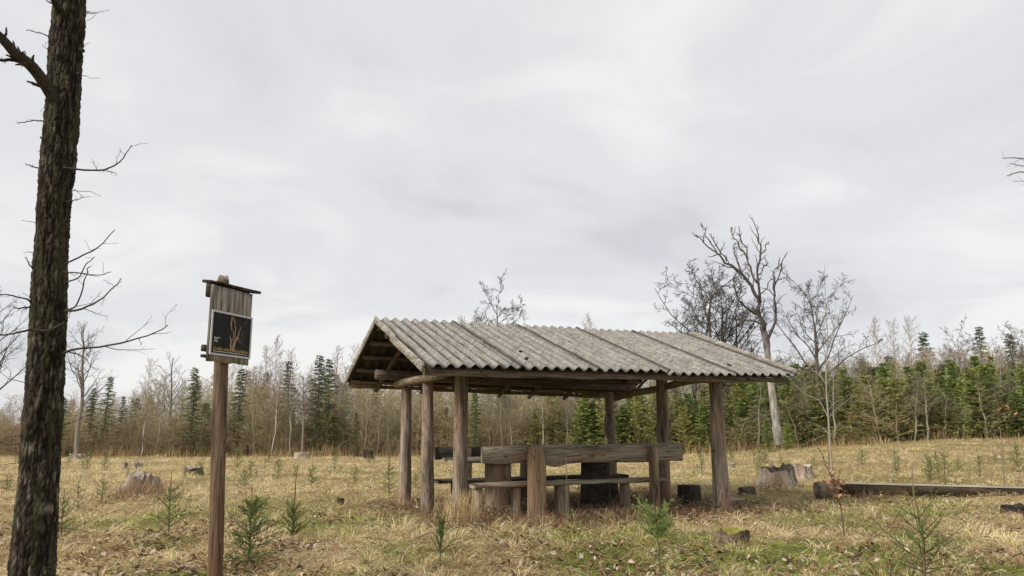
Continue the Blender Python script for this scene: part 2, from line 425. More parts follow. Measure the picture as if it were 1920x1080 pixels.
def blades(x, y, z, L, w, az, lean0, lean1, col, K=4):
    """ribbons that start at an angle lean0 off the vertical and bend over to lean1"""
    N = len(x); P = np.zeros((N, K, 3)); P[:, 0] = np.stack([x, y, z], 1)
    for k in range(1, K):
        le = lean0 + (lean1 - lean0) * (k - 1) / max(K - 2, 1); st = L / (K - 1)
        P[:, k] = P[:, k - 1] + np.stack([np.sin(le) * np.cos(az) * st, np.sin(le) * np.sin(az) * st, np.cos(le) * st], 1)
    a2 = az + np.pi / 2 + rng.uniform(-.5, .5, N); S = np.stack([np.cos(a2), np.sin(a2), rng.uniform(-.4, .4, N)], 1)
    prof = np.array([.8, 1., .75, 0.05])[:K] if K == 4 else np.array([.9, 1., .05])
    V = np.stack([P - S[:, None] * (w[:, None] * prof[None] / 2)[..., None], P + S[:, None] * (w[:, None] * prof[None] / 2)[..., None]], 2).reshape(-1, 3)
    b = np.arange(N)[:, None] * K * 2 + np.arange(K - 1)[None] * 2
    F = np.stack([b, b + 1, b + 3, b + 2], -1).reshape(-1, 4)
    return V, F, np.repeat(col, K * 2, axis=0)
def pick(g, b, N):
    u = rng.random(N)[:, None]; v = rng.random(N)[:, None]
    c = STRAW * (1 - u) + PALE * u; c = np.where(v < .28, TAN + rng.normal(0, .03, (N, 1)), c)
    isb = rng.random(N) < b * .8; isg = rng.random(N) < g
    k1 = rng.random(N)[:, None]
    c = np.where(isb[:, None], BROWN * (1 - k1) + TAN * k1, c)
    c = np.where(isg[:, None], GREEN * (1 - k1) + LIME * k1, c)
    return np.clip(c * rng.uniform(.75, 1.15, (N, 1)), .01, .9)
def field_points(N, y0, y1, mode):
    u = rng.random(N)
    if mode == 2: Y = 1 / (1 / y0 + (1 / y1 - 1 / y0) * u)
    else: Y = y0 * (y1 / y0) ** u
    X = rng.uniform(-.80, .80, N) * (Y + 1.0); return X, Y
def build_grass():
    parts = []
    # matted layer
    for N, y0, y1, mode in ((105000, 4.6, 50, 2), (70000, 7, 51, 1)):
        X, Y = field_points(N, y0, y1, mode); g, b = cover(X, Y); Z = np.ravel(hfun(X, Y))
        k = (Y / 8) ** .62
        L = rng.uniform(.04, .15, N) * k ** .7; w = rng.uniform(.003, .0058, N) * k
        parts.append(blades(X, Y, Z + rng.uniform(-.01, .03, N) * k, L, w, rng.uniform(0, 6.28, N), rng.uniform(.9, 1.5, N), rng.uniform(1.4, 1.8, N), pick(g, b, N), 3))
    # upright fine grass in drifts
    N = 36000; X, Y = field_points(N, 6, 50, 1); g, b = cover(X, Y)
    keep = rng.random(N) < sstep(.42, .62, np.ravel(fbm(X * .9, Y * .9, 77, 3))) * (1 - .75 * b) * (.25 + .75 * sstep(8, 13, Y)); X, Y, g, b = X[keep], Y[keep], g[keep], b[keep]; N = len(X); Z = np.ravel(hfun(X, Y)); k = (Y / 8) ** .6
    parts.append(blades(X, Y, Z - .01, rng.uniform(.05, .16, N) * k ** .4, rng.uniform(.003, .005, N) * k, rng.uniform(0, 6.28, N), rng.uniform(.05, .5, N), rng.uniform(.6, 1.5, N), pick(g * .8, b * .5, N), 4))
    # tussocks whose blades fall outwards
    n = 2600; X, Y = field_points(n, 5, 50, 1); g, b = cover(X, Y); ok = rng.random(n) > b * .6; X, Y, g, b = X[ok], Y[ok], g[ok], b[ok]; n = len(X)
    m = 44; sz = rng.uniform(.6, 1.6, n); k = (Y / 8) ** .5
    tilt = rng.uniform(0, 6.28, n)
    I = np.repeat(np.arange(n), m); N = n * m; rad = rng.uniform(0, .09, N) * sz[I] * k[I]; az = rng.uniform(0, 6.28, N)
    az2 = np.where(rng.random(N) < .55, tilt[I] + rng.normal(0, .55, N), az)
    x, y = X[I] + rad * np.cos(az), Y[I] + rad * np.sin(az); z = np.ravel(hfun(X, Y))[I]
    tone = rng.uniform(.8, 1.15, n)[I][:, None]
    parts.append(blades(x, y, z - .01, rng.uniform(.10, .26, N) * sz[I], rng.uniform(.003, .0055, N) * k[I], az2, rng.uniform(.3, 1.0, N), rng.uniform(1.4, 2.1, N), pick(g[I] * .5, b[I] * .3, N) * tone, 4))
    # tall straw gathered against the near corner post, and by other feet
    for px, py, n_, L0, rr in ((866, 985, 280, .52, .16), (838, 975, 130, .4, .15), (1352, 960, 90, .3, .2), (800, 968, 90, .25, .15), (1000, 985, 160, .25, .22), (1165, 975, 120, .25, .3), (760, 948, 70, .25, .15), (262, 938, 900, .34, .45), (1455, 920, 200, .3, .45), (1376, 1036, 120, .22, .2), (1640, 940, 150, .25, .5), (1050, 975, 500, .16, .9), (900, 975, 260, .16, .4), (1250, 965, 260, .16, .6)):
        q = G(px, py); az = rng.uniform(0, 6.28, n_); x = q[0] + rng.normal(0, rr * .6, n_); y = q[1] + rng.normal(0, rr * .6, n_)
        c = STRAW * .9 + rng.uniform(-.1, .15, (n_, 1)); c = np.where(rng.random((n_, 1)) < (.3 if px in (866, 838) else .9), BROWN * rng.uniform(.6, 1.5, (n_, 1)) + .03, c)
        parts.append(blades(x, y, np.ravel(hfun(x, y)) - .02, L0 * rng.uniform(.5, 1.15, n_), rng.uniform(.004, .007, n_), az, rng.uniform(0, .3, n_), rng.uniform(.3, 1.2, n_), c, 4))
    V = []; F = []; C = []; o = 0
    for v, f, c in parts: V.append(v); F.append(f + o); C.append(c); o += len(v)
    obj('grass', np.concatenate(V), np.concatenate(F), M['grass'], col=np.concatenate(C), kind='stuff')
build_grass()

def build_litter():
    # dead leaves, curled, and small twigs lying about
    N = 26000; X, Y = field_points(N, 4.8, 17, 1); s, t = to_local(X, Y)
    dens = sstep(.44, .6, np.ravel(fbm(X * .8, Y * .8, 91, 3))) * (1 - sstep(8, 14, Y) * .75) + .5 * ((s > -.3) & (s < 4.6) & (t > -.5) & (t < 2.8))
    k = rng.random(N) < dens; X, Y = X[k], Y[k]; N = len(X); Z = np.ravel(hfun(X, Y)) + rng.uniform(.015, .075, N)
    sz = rng.uniform(.014, .040, N); az = rng.uniform(0, 6.28, N)
    A = np.stack([np.cos(az), np.sin(az), rng.normal(0, .45, N)], 1); B = np.stack([-np.sin(az), np.cos(az), rng.normal(0, .45, N)], 1)
    C = np.stack([X, Y, Z], 1); up = np.array([0, 0, 1.]) * (sz * rng.uniform(.1, .45, N))[:, None]
    a = A * sz[:, None]; b = B * (sz * rng.uniform(.45, .7, N))[:, None]
    V = np.stack([C - a, C - b * .9 + up - a * .2, C + a * 1.1 + up * .5, C + b + up - a * .1, C - up * .2], 1).reshape(-1, 3)
    i = np.arange(N)[:, None] * 5
    F = np.concatenate([i + np.array([[0, 1, 4]]), i + np.array([[1, 2, 4]]), i + np.array([[2, 3, 4]]), i + np.array([[3, 0, 4]])])
    u = rng.random((N, 1)); col = np.where(u < .2, np.array([[.50, .41, .31]]), np.where(u < .72, np.array([[.27, .155, .085]]), np.array([[.10, .065, .045]]))) * rng.uniform(.7, 1.2, (N, 1))
    obj('leaf_litter', V, F, M['leaf'], col=np.repeat(col, 5, 0), kind='stuff')
    n = 1500; X, Y = field_points(n, 5, 30, 1); az = rng.uniform(0, 6.28, n); L = rng.uniform(.1, .5, n)
    P = np.zeros((n, 3, 3)); Z = np.ravel(hfun(X, Y)) + .02
    for q in range(3):
        P[:, q] = np.stack([X + np.cos(az) * L * q / 2, Y + np.sin(az) * L * q / 2, Z + rng.uniform(0, .12, n) * q / 2 + (q == 1) * rng.uniform(0, .05, n)], 1)
    V, F = tubes(P, np.repeat(rng.uniform(.002, .006, n)[:, None], 3, 1), 3)
    obj('twig_litter', V, F, M['twig'], col=np.repeat(np.array([[.16, .115, .085]]) * rng.uniform(.6, 2, (n, 1)), 9, 0), kind='stuff')
build_litter()

# ------------------------------------------------------------------ solid wood shapes
def lump(V, amp, sc_, seed):
    V = np.asarray(V, float); n = np.stack([vn3(V[:, 0] * sc_, V[:, 1] * sc_, V[:, 2] * sc_, seed + q) - .5 for q in range(3)], 1); return V + n * amp
def pole(pts, rads, seed=0, S=20, K=28, rough=.08, ell=1.0):
    """a debarked log: round, knotty, a little bent, closed at both ends"""
    P = poly(pts, K); R = np.interp(np.linspace(0, 1, K), np.linspace(0, 1, len(rads)), rads)
    V, F = tubes(P[None], R[None], S, caps=True)
    A = V.reshape(K, S, 3); c = P[:, None]; d = A - c; th = np.arange(S) * 2 * np.pi / S
    L = np.linspace(0, np.linalg.norm(P[-1] - P[0]), K)
    n = vn3(np.cos(th)[None] * 1.6 + 5, np.sin(th)[None] * 1.6 + 5, L[:, None] * 2.2, seed) - .5
    n2 = vn3(np.cos(th)[None] * 4 + 5, np.sin(th)[None] * 4 + 5, L[:, None] * 1.2, seed + 5) - .5
    V = (c + d * (1 + (n * 2 * rough + n2 * rough)[..., None])).reshape(-1, 3)
    return V, F
def plank(p0, p1, w, th, up=(0, 0, 1), seed=0, wav=.006, n=14, round_=.18):
    """a sawn plank from p0 to p1, w along up and th across, with eased, uneven edges"""
    p0, p1, up = np.array(p0, float), np.array(p1, float), np.array(up, float)
    d = p1 - p0; Ln = np.linalg.norm(d); d /= Ln; up = up - d * (up @ d); up /= np.linalg.norm(up); sd = np.cross(d, up)
    e = min(th, w) * round_
    sec = [(-w / 2, -th / 2 + e), (-w / 2 + e, -th / 2), (w / 2 - e, -th / 2), (w / 2, -th / 2 + e), (w / 2, th / 2 - e), (w / 2 - e, th / 2), (-w / 2 + e, th / 2), (-w / 2, th / 2 - e)]
    V = []
    for k in range(n + 1):
        x = k / n * Ln
        a = (np.ravel(vn(x * 3.1, seed * 1.7, 5))[0] - .5) * wav * 2; b = (np.ravel(vn(x * 2.3, seed * 2.9 + 9, 8))[0] - .5) * wav * 2
        for q, (u, v) in enumerate(sec):
            V.append(p0 + d * x + up * (u + (a if u > 0 else b)) + sd * (v + b * .3))
    V = np.array(V); S = 8; i = np.arange(n)[:, None] * S + np.arange(S)[None]; j = np.arange(n)[:, None] * S + (np.arange(S)[None] + 1) % S
    F = [np.stack([i, j, j + S, i + S], -1).reshape(-1, 4), np.array([list(range(S))[::-1], [n * S + q for q in range(S)]])]
    return V, F

# ------------------------------------------------------------------ the shelter (local frame: x along the ridge, y across)
sh = empty('picnic_shelter', (P0[0], P0[1], 0), YAW, label='open wooden picnic shelter with corrugated grey roof on six log posts', cat='shelter')
def loc(w):
    s, t = to_local(w[0], w[1]); return np.array([s, t, w[2]])
def LG(px, py, z=0.):
    r = ray(px, py); k = (z - CZ) / r[2]; return loc(np.array([0, 0, CZ]) + r * k)
def LS(px, py, s):
    r = ray(px, py); k = ((P0 + s * UU) @ UU) / (r[:2] @ UU); return loc(np.array([0, 0, CZ]) + r * k)
def LTt(px, py, t):
    r = ray(px, py); k = ((P0 + t * VV) @ VV) / (r[:2] @ VV); return loc(np.array([0, 0, CZ]) + r * k)
def part(name, VF, mat, parent=None, **k):
    return obj(name, VF[0], VF[1], mat, parent or sh, world=False, **k)
SL, SR = -.856, 4.98
A_ = LS(797, 686, SL); C_ = LS(706, 601, SL); E_ = LS(649, 716, SL)
B_ = LS(1490, 704, SR); D_ = LS(1290, 629, SR); F_ = LS(1180, 740, SR)
# posts: (base px, base py, top px, top py, radius, seed)
posts = {}
def post(name, bpx, bpy_, tz, rb, rt, seed, bend=(0, 0), dz=None, lean=(0, 0)):
    b = LG(bpx, bpy_, 0.03); top = b + np.array([lean[0], lean[1], tz - .03]); mid = (b + top) / 2 + np.array([bend[0], bend[1], 0])
    b2 = b.copy(); b2[2] = -.15
    V, F = pole([b2, b + (mid - b) * .5, mid, top + (mid - top) * .5, top], [rb * 1.12, rb, (rb + rt) / 2, rt, rt], seed, K=40, S=26)
    o = part(name, (V, F), M['post']); posts[name + str(seed)] = (b, top); return b, top
nlb, nlt = post('post', 862, 965, 2.14, .104, .095, 3)
mlb, mlt = post('post', 801, 957, 2.62, .094, .082, 4, lean=(.0, .12))
flb, flt = post('post', 759, 939, 1.90, .098, .084, 5, lean=(-.02, .0))
nrb, nrt = post('post', 1354, 955, 2.10, .118, .098, 6, lean=(-.02, .0))
mrb, mrt = post('post', 1246, 931, 2.62, .11, .098, 7, lean=(-.04, -.1))
frb, frt = post('post', 1148, 921, 1.88, .085, .085, 8, bend=(.04, 0), lean=(-.03, 0))
# bulge of burl on the far right post
V, F = pole([frb + (0, 0, .95), frb + (-.03, 0, 1.15), frb + (-.02, 0, 1.35)], [.05, .125, .05], 12, K=10); part('burl', (V, F), M['post'])

eaveN = lambda s: A_ + (B_ - A_) * (s - SL) / (SR - SL)
eaveF = lambda s: E_ + (F_ - E_) * (s - SL) / (SR - SL)
ridge = lambda s: C_ + (D_ - C_) * (s - SL) / (SR - SL)
def onroof(s, f, side, dz=0.):
    e = (eaveN if side == 0 else eaveF)(s); r = ridge(s); p = r + (e - r) * f; p = p.copy(); p[2] += dz; return p
# purlins lying on the post tops, ridge pole
def beam_(name, p, q, r0, r1, seed, mat='beam', bend=.0, K=30):
    p, q = np.array(p, float), np.array(q, float); m = (p + q) / 2 + np.array([0, bend * .3, bend])
    V, F = pole([p, (p + m) / 2, m, (m + q) / 2, q], [r0, (r0 + r1) / 2, r1], seed, K=K, S=16); return part(name, (V, F), M[mat])
tN = (nlt[1] + nrt[1]) / 2; tF = (flt[1] + frt[1]) / 2
def fr(t, side):  # share of the slope at a local y
    e = (eaveN(2) if side == 0 else eaveF(2))[1]; r = ridge(2)[1]; return (t - r) / (e - r)
def roofz(s, t, side): return onroof(s, fr(t, side), side)[2]
zN0, zN1 = roofz(SL + .15, nlt[1], 0) - .20, roofz(SR - .2, nrt[1], 0) - .20
beam_('purlin', (-.30, nlt[1] + .02, zN0), (SR - .35, nrt[1], zN1), .075, .065, 21)
zF0, zF1 = roofz(0, flt[1], 1) - .36, roofz(4.2, frt[1], 1) - .36
beam_('purlin', (SL + .25, flt[1], zF0), (SR - .4, frt[1] + .02, zF1), .085, .07, 22)
rl = ridge(SL); rr_ = ridge(SR)
beam_('ridge_pole', (SL + .15, rl[1], rl[2] - .21), (SR - .15, rr_[1], rr_[2] - .21), .065, .06, 23)
# cross logs tying the post tops at each end
lx = min(nlt[0], flt[0]) - .16
pA = LS(752, 717, lx - .02); pB = LS(884, 693, nlt[0] - .17)
pA = LS(745, 720, -.17); pM = LS(812, 707, -.19); pB = LS(886, 688, -.15)
V, F = pole([pA, (pA + pM) / 2, pM, (pM + pB) / 2 + (0, 0, .015), pB], [.072, .066, .062, .06, .055], 24, K=34, S=16, rough=.07); part('cross_log', (V, F), M['crossbeam'])
rx = nrt[0] + .03
V, F = pole([LS(1352, 709, 4.28), LS(1310, 711, 4.30), LS(1275, 718, 4.34), LS(1225, 731, 4.36), LS(1182, 738, 4.3), LS(1152, 747, 4.24)], [.07, .066, .06, .065, .062], 25, K=34, S=16)
part('cross_log', (V, F), M['crossbeam'])
# rafters on both slopes
for i, s in enumerate((-.28, .52, 1.28, 2.06, 2.86, 3.66, 4.5)):
    for side in (0, 1):
        j = rng.uniform(-.08, .08)
        if side: j -= .05
        p, q = onroof(s + j, .02, side, -.135), onroof(s + j * 1.5, 1.02 if side else .93, side, -.115)
        V, F = pole([p, (p + q) / 2 + (0, 0, -.01), q], [.042, .045, .04], 30 + i * 2 + side, K=16, S=12)
        part('rafter', (V, F), M['rafter'])
# battens across the rafters
for side in (0, 1):
    for f in (.06, .28, .5, .72, .93):
        p, q = onroof(SL + .05, f, side, -.062), onroof(SR - .05, f, side, -.062)
        nrm = np.cross(q - p, onroof(SL, 1, side) - onroof(SL, 0, side)); 
        V, F = plank(p, q, .11, .028, up=onroof(SL, 1, side) - onroof(SL, 0, side), seed=f * 9 + side, n=24)
        part('batten', (V, F), M['beam'])
# eave boards seen under the waves
for side in (0, 1):
    p, q = onroof(SL + .03, .965, side, -.10), onroof(SR - .06, .965, side, -.10)
    V, F = plank(p, q, .085 if side == 0 else .075, .03, seed=40 + side, n=30, wav=.01); part('eave_board', (V, F), M['crossbeam'] if side else M['beam'])
# barge boards
def barge(s, side, f0, f1, w, dz, seed, off=0.):
    p, q = onroof(s + off, f0, side, dz), onroof(s + off, f1, side, dz)
    V, F = plank(p, q, w, .025, seed=seed, n=14, wav=.007, round_=.1); part('barge_board', (V, F), M['board'])
barge(SL, 0, -.01, .47, .10, .015, 51, -.02); barge(SL, 0, .42, 1.02, .115, .0, 52, -.046)
barge(SL, 1, .012, 1.03, .10, -.005, 53, -.02)
barge(SR, 0, .02, 1.01, .10, .05, 54, .02); barge(SR, 1, .02, 1.0, .09, .0, 55, .02)

# corrugated sheets
def sheet(s0, s1, side, seed, lift, holes=(), over=.05, waves=8, f0=-.03, f1=1.02):
    nu, nv = waves * 8, 30; r = np.random.default_rng(seed)
    u = np.linspace(0, 1, nu + 1); v = np.linspace(0, 1, nv + 1)
    ss = s0 + (s1 - s0) * u; sk = r.normal(0, .006); df = r.normal(0, .006); lf = lift + r.normal(0, .004)
    V = []
    for q in v:
        f = f0 + (f1 + df - f0) * q
        for a, s in zip(u, ss):
            p = onroof(s + sk * q, f, side); V.append((p[0], p[1], p[2] + .027 * math.cos(a * waves * 2 * math.pi + .5) + lf + .010 * a * (1 if q > .5 else .6)))
    V = np.array(V); n = nu + 1
    # ragged side edge
    e = V.reshape(nv + 1, n, 3); jag = r.random(nv + 1) ** 3 * .022; e[:, -1, 0] -= jag; e[:, -2, 0] -= jag * .5
    jb = r.random(n) ** 4 * .02; e[-1, :, :2] += (e[-2, :, :2] - e[-1, :, :2]) * (jb / .08)[:, None]
    V = e.reshape(-1, 3)
    i = (np.arange(nv)[:, None] * n + np.arange(nu)[None])
    keep = np.ones((nv, nu), bool)
    for (a, b, wa, wb) in holes: keep[b:b + wb, a:a + wa] = False
    i = i[keep]; top = np.stack([i, i + n, i + n + 1, i + 1], -1)
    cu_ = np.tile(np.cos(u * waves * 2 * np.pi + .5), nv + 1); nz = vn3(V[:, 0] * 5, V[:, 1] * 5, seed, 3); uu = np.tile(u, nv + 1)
    gr = sstep(-.1, -1., cu_) * (.40 + .55 * nz) + sstep(.95, .98, uu) * .95 * (uu < 1) + sstep(.02, 0., uu) * .6  # trough grime, then shadow gaps painted dark along both lap edges
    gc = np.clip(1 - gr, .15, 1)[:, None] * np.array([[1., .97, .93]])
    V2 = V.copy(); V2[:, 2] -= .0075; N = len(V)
    bot = top[:, ::-1] + N
    ring = list(range(0, n)) + [k * n + n - 1 for k in range(1, nv + 1)] + [nv * n + k for k in range(n - 2, -1, -1)] + [k * n for k in range(nv - 1, 0, -1)]
    ring = np.array(ring); rn = np.roll(ring, -1); side_f = np.stack([ring, rn, rn + N, ring + N], -1)
    o = part('roof_sheet', (np.concatenate([V, V2]), [np.concatenate([top, bot, side_f])]), M['roof'], smooth=True, col=np.concatenate([gc, gc * .28]))  # underside colour darkened to paint in the shade beneath the roof
    return o
n_sh = 5; stepS = (SR - SL - .02 - .14) / n_sh
HL = {0: [(62, 14, 1, 1), (61, 16, 1, 3), (62, 20, 1, 2)], 1: [(22, 21, 2, 1), (20, 24, 2, 1), (62, 19, 1, 4), (61, 24, 1, 2)], 2: [(12, 20, 1, 2), (19, 16, 1, 4), (34, 22, 2, 1), (27, 11, 2, 1)], 3: [(12, 26, 1, 1)], 4: [(20, 24, 2, 1)]}
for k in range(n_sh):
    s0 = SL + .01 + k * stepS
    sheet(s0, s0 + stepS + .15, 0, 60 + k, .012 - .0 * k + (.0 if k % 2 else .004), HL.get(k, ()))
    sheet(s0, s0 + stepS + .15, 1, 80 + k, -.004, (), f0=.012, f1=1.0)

# ------------------------------------------------------------------ table and benches beneath the roof
def lthing(name, s, t, **k):
    x, y = P0 + s * UU + t * VV; return empty(name, (x, y, 0), YAW, **k)
def lpart(root, name, VF, mat, **k):
    """local shelter coordinates -> child of root"""
    V = np.asarray(VF[0], float).copy(); s, t = to_local(root.location[0], root.location[1]); V[:, 0] -= s; V[:, 1] -= t
    return obj(name, V, VF[1], mat, root, world=False, **k)
def slab(x0, x1, y, z0, z1, th, seed, wav=.012, low=(), n=40):
    """an upright waney plank: x0..x1 along the bench, its two faces at y and y+th"""
    xs = np.linspace(x0, x1, n + 1); V = []
    for k, x in enumerate(xs):
        u = (np.ravel(vn(x * 2.2, seed, 3))[0] - .5) * wav; d = (np.ravel(vn(x * 3.0, seed + 7, 4))[0] - .5) * wav * 1.5
        for c, wd, a in low: d -= a * math.exp(-((x - c) / wd) ** 2)
        zt, zb = z1 + u, z0 + d; e = .012
        V += [(x, y, zb + e), (x, y + e, zb), (x, y + th - e, zb), (x, y + th, zb + e), (x, y + th, zt - e), (x, y + th - e, zt), (x, y + e, zt), (x, y, zt - e)]
    V = np.array(V); S = 8; m = n
    i = np.arange(m)[:, None] * S + np.arange(S)[None]; j = np.arange(m)[:, None] * S + (np.arange(S)[None] + 1) % S
    return V, [np.stack([i, j, j + S, i + S], -1).reshape(-1, 4), np.array([list(range(S)), [m * S + q for q in range(S)][::-1]])]
def block(x0, x1, y0, y1, z0, z1, seed, top=.0, rough=.02, S=18, K=9, sq=.35):
    """an upright chunk of trunk with a squarish section"""
    th = np.arange(S) * 2 * np.pi / S; cx, cy = (x0 + x1) / 2, (y0 + y1) / 2; rx, ry = (x1 - x0) / 2, (y1 - y0) / 2
    c, s = np.cos(th), np.sin(th); p = 1 - sq; cc, ss_ = np.sign(c) * np.abs(c) ** p, np.sign(s) * np.abs(s) ** p
    V = []
    for k in range(K):
        f = k / (K - 1); z = z0 + (z1 - z0) * f; sc2 = 1.06 - .08 * f
        if k == K - 1: sc2 -= top
        n = vn3(c * 1.5 + 4, s * 1.5 + 4, z * 1.5, seed) - .5; n2 = vn3(c * 5 + 4, s * 5 + 4, z * .8, seed + 3) - .5
        q = 1 + n * rough * 5 + n2 * rough * 3
        zz_ = np.full(S, z)
        V.append(np.stack([cx + rx * cc * sc2 * q, cy + ry * ss_ * sc2 * q, zz_], 1))
    V.append(np.array([[cx, cy, z1 + .008]])); V = np.concatenate(V)
    i = np.arange(K - 1)[:, None] * S + np.arange(S)[None]; j = np.arange(K - 1)[:, None] * S + (np.arange(S)[None] + 1) % S
    F = [np.stack([i, j, j + S, i + S], -1).reshape(-1, 4), np.stack([(K - 1) * S + np.arange(S), (K - 1) * S + (np.arange(S) + 1) % S, np.full(S, K * S)], -1)]
    return V, F
# near bench, seen from behind
nb = lthing('plank_bench', 1.9, .25, label='weathered bench with a long waney plank back facing away, front side of the picnic table', cat='bench')
p1 = LG(998, 968); p2 = LG(1211, 957)
lpart(nb, 'bench_post', block(p1[0] - .13, p1[0] + .13, -.10, .08, -.15, .965, 5, top=.10), M['benchleg'])
lpart(nb, 'bench_post', block(3.00, 3.10, -.10, .09, -.15, .94, 6, top=.03), M['benchleg'])
lpart(nb, 'backrest', slab(.33, 1.08, .10, .735, .965, .06, 11, .015), M['bench'])
lpart(nb, 'backrest', slab(1.05, 3.66, .098, .715, .980, .07, 12, .014, low=((1.48, .13, .045),), n=60), M['bench'])
lpart(nb, 'seat', slab(.25, 3.42, .16, .405, .46, .30, 13, .01), M['bench'])
for x in (.34, .92, 2.72): lpart(nb, 'leg', block(x - .055, x + .055, .20, .40, -.12, .404, int(x * 10)), M['benchleg'])
lpart(nb, 'leg', block(1.55, 1.75, .18, .40, -.12, .404, 9), M['benchleg'])
# table
tb = lthing('picnic_table', 1.9, 1.0, label='heavy plank picnic table on chunky log legs, between the two benches', cat='table')
for k in range(3): lpart(tb, 'table_plank', slab(.16 + .02 * k, 3.62 - .03 * k, .72 + k * .255, .715, .775, .25, 20 + k, .006), M['bench'])
tl = LG(930, 945); tr = LG(1140, 960)
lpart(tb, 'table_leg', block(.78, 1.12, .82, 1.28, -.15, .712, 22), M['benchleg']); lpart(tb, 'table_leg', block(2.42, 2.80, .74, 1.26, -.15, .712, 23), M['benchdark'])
# far bench
fb = lthing('plank_bench', 1.9, 2.1, label='darker plank bench on the far side of the picnic table, facing the viewer', cat='bench')
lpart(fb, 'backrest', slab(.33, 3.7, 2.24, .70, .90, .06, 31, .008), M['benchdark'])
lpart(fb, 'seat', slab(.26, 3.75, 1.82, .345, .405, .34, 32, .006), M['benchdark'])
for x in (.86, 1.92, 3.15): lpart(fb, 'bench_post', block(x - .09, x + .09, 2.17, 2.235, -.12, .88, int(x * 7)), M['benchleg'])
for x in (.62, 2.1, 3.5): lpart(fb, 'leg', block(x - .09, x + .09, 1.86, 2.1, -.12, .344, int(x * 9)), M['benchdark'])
# sawn stump seat and the loose plank by the near right post
q = LG(1293, 944)
stl = lthing('stump_seat', q[0], q[1], label='dark upright log seat between the bench end and the end post', cat='stump')
lpart(stl, 'log', block(q[0] - .17, q[0] + .17, q[1] - .15, q[1] + .15, -.1, .29, 44, rough=.03), M['stumpdark']); 
q = LG(1345, 950)
V, F = plank((q[0] - .27, q[1] - .18, .105), (q[0] + .34, q[1] - .12, .115), .25, .03, up=(0, 1, .02), seed=71, n=8)
lp = lthing('loose_plank', q[0], q[1], label='short grey plank lying flat at the foot of the end post', cat='plank'); lpart(lp, 'board', (V, F), M['board'])

# ------------------------------------------------------------------ information board
SY = 5.325
sg = empty('information_board', (W(409, 1000, SY)[0], SY, H(W(409, 1000, SY)[0], SY)), 0, label='tall plank notice board with a dark poster on a round brown post', cat='sign')
base = W(402, 1095, SY); base[2] = -.1; topp = W(418, 526, SY + .03)
pts = [base, W(403, 1080, SY), W(408, 900, SY), W(414.5, 690, SY + .01), topp]
V, F = pole(pts, [.055, .0505, .0495, .049, .042], 91, S=28, K=60, rough=.035); obj('post', V, F, M['postdark'], sg)
YL, YR = 5.10, 5.10 * 1.082
bl, br_ = W(386.5, 677, YL), W(463.5, 685, YR); bl[2] = br_[2] = (bl[2] + br_[2]) / 2
tl_, tr_ = W(390.5, 531, YL), W(470, 549, YR); tz = (tl_[2] + tr_[2]) / 2
dirv = (br_ - bl); dirv[2] = 0; wd = np.linalg.norm(dirv); dirv /= wd; nrmv = np.array([dirv[1], -dirv[0], 0])
if nrmv[1] > 0: nrmv = -nrmv
cut = [0, .115, .225, .40, .575, .76, .87, 1.0]
for k in range(7):
    a, b = cut[k] * wd + .0015, cut[k + 1] * wd - .0015; m = bl + dirv * (a + b) / 2
    j = rng.uniform(-.006, .006)
    V, F = plank(m + (0, 0, -bl[2] + bl[2] + rng.uniform(-.004, .006)), (m[0], m[1], tz - .01), b - a, .02, up=dirv, seed=k + 3, n=8, wav=.0015, round_=.08)
    V = V - nrmv * j * .4; obj('plank', V, F, M['signplank'], sg)
# battens behind the planks that show at the left edge
for z, ll, hh in ((tz - .045, .002, .10), (bl[2] + .09, .008, .05), (bl[2] + .035, .010, .028)):
    p = bl - dirv * ll - nrmv * .03; q = br_ - nrmv * .03 + dirv * .0; p[2] = q[2] = z
    V, F = plank(p, q, hh, .03, seed=z * 7, n=6); obj('batten', V, F, M['signroof'], sg)
# roof boards
p = W(387.5, 527, YL + .02); q = W(482, 548.5, YR + .04)
V, F = plank(p, q, .085, .02, up=(nrmv[0], nrmv[1], -.12), seed=61, n=8, wav=.003); obj('roof_board', V, F, M['signroof'], sg)
p = W(404, 528, YL + .02); q = W(442, 541, YR - .08)
V, F = plank(p, q, .10, .012, up=(nrmv[0], nrmv[1], -.1), seed=62, n=6, wav=.003); obj('roof_board', V, F, M['signroof'], sg)
# broken butt of the post above the boards
c = W(418.5, 524, SY + .05)
th = np.linspace(0, 2 * np.pi, 14, endpoint=False); V = []
for z, r_ in ((-.05, .040), (-.01, .042), (.015, .036), (.028, .022)):
    V.append(np.stack([c[0] + r_ * np.cos(th) * 1.0, c[1] + r_ * np.sin(th), c[2] + z + (vn(np.cos(th) * 2 + 3, np.sin(th) * 2 + 3, 4) - .5) * .03 * (z > 0)], 1))
V = np.concatenate(V); i = np.arange(3)[:, None] * 14 + np.arange(14)[None]; j = np.arange(3)[:, None] * 14 + (np.arange(14)[None] + 1) % 14
obj('post_top', V, [np.stack([i, j, j + 14, i + 14], -1).reshape(-1, 4), (42 + np.arange(14))[None]], M['stump'], sg)
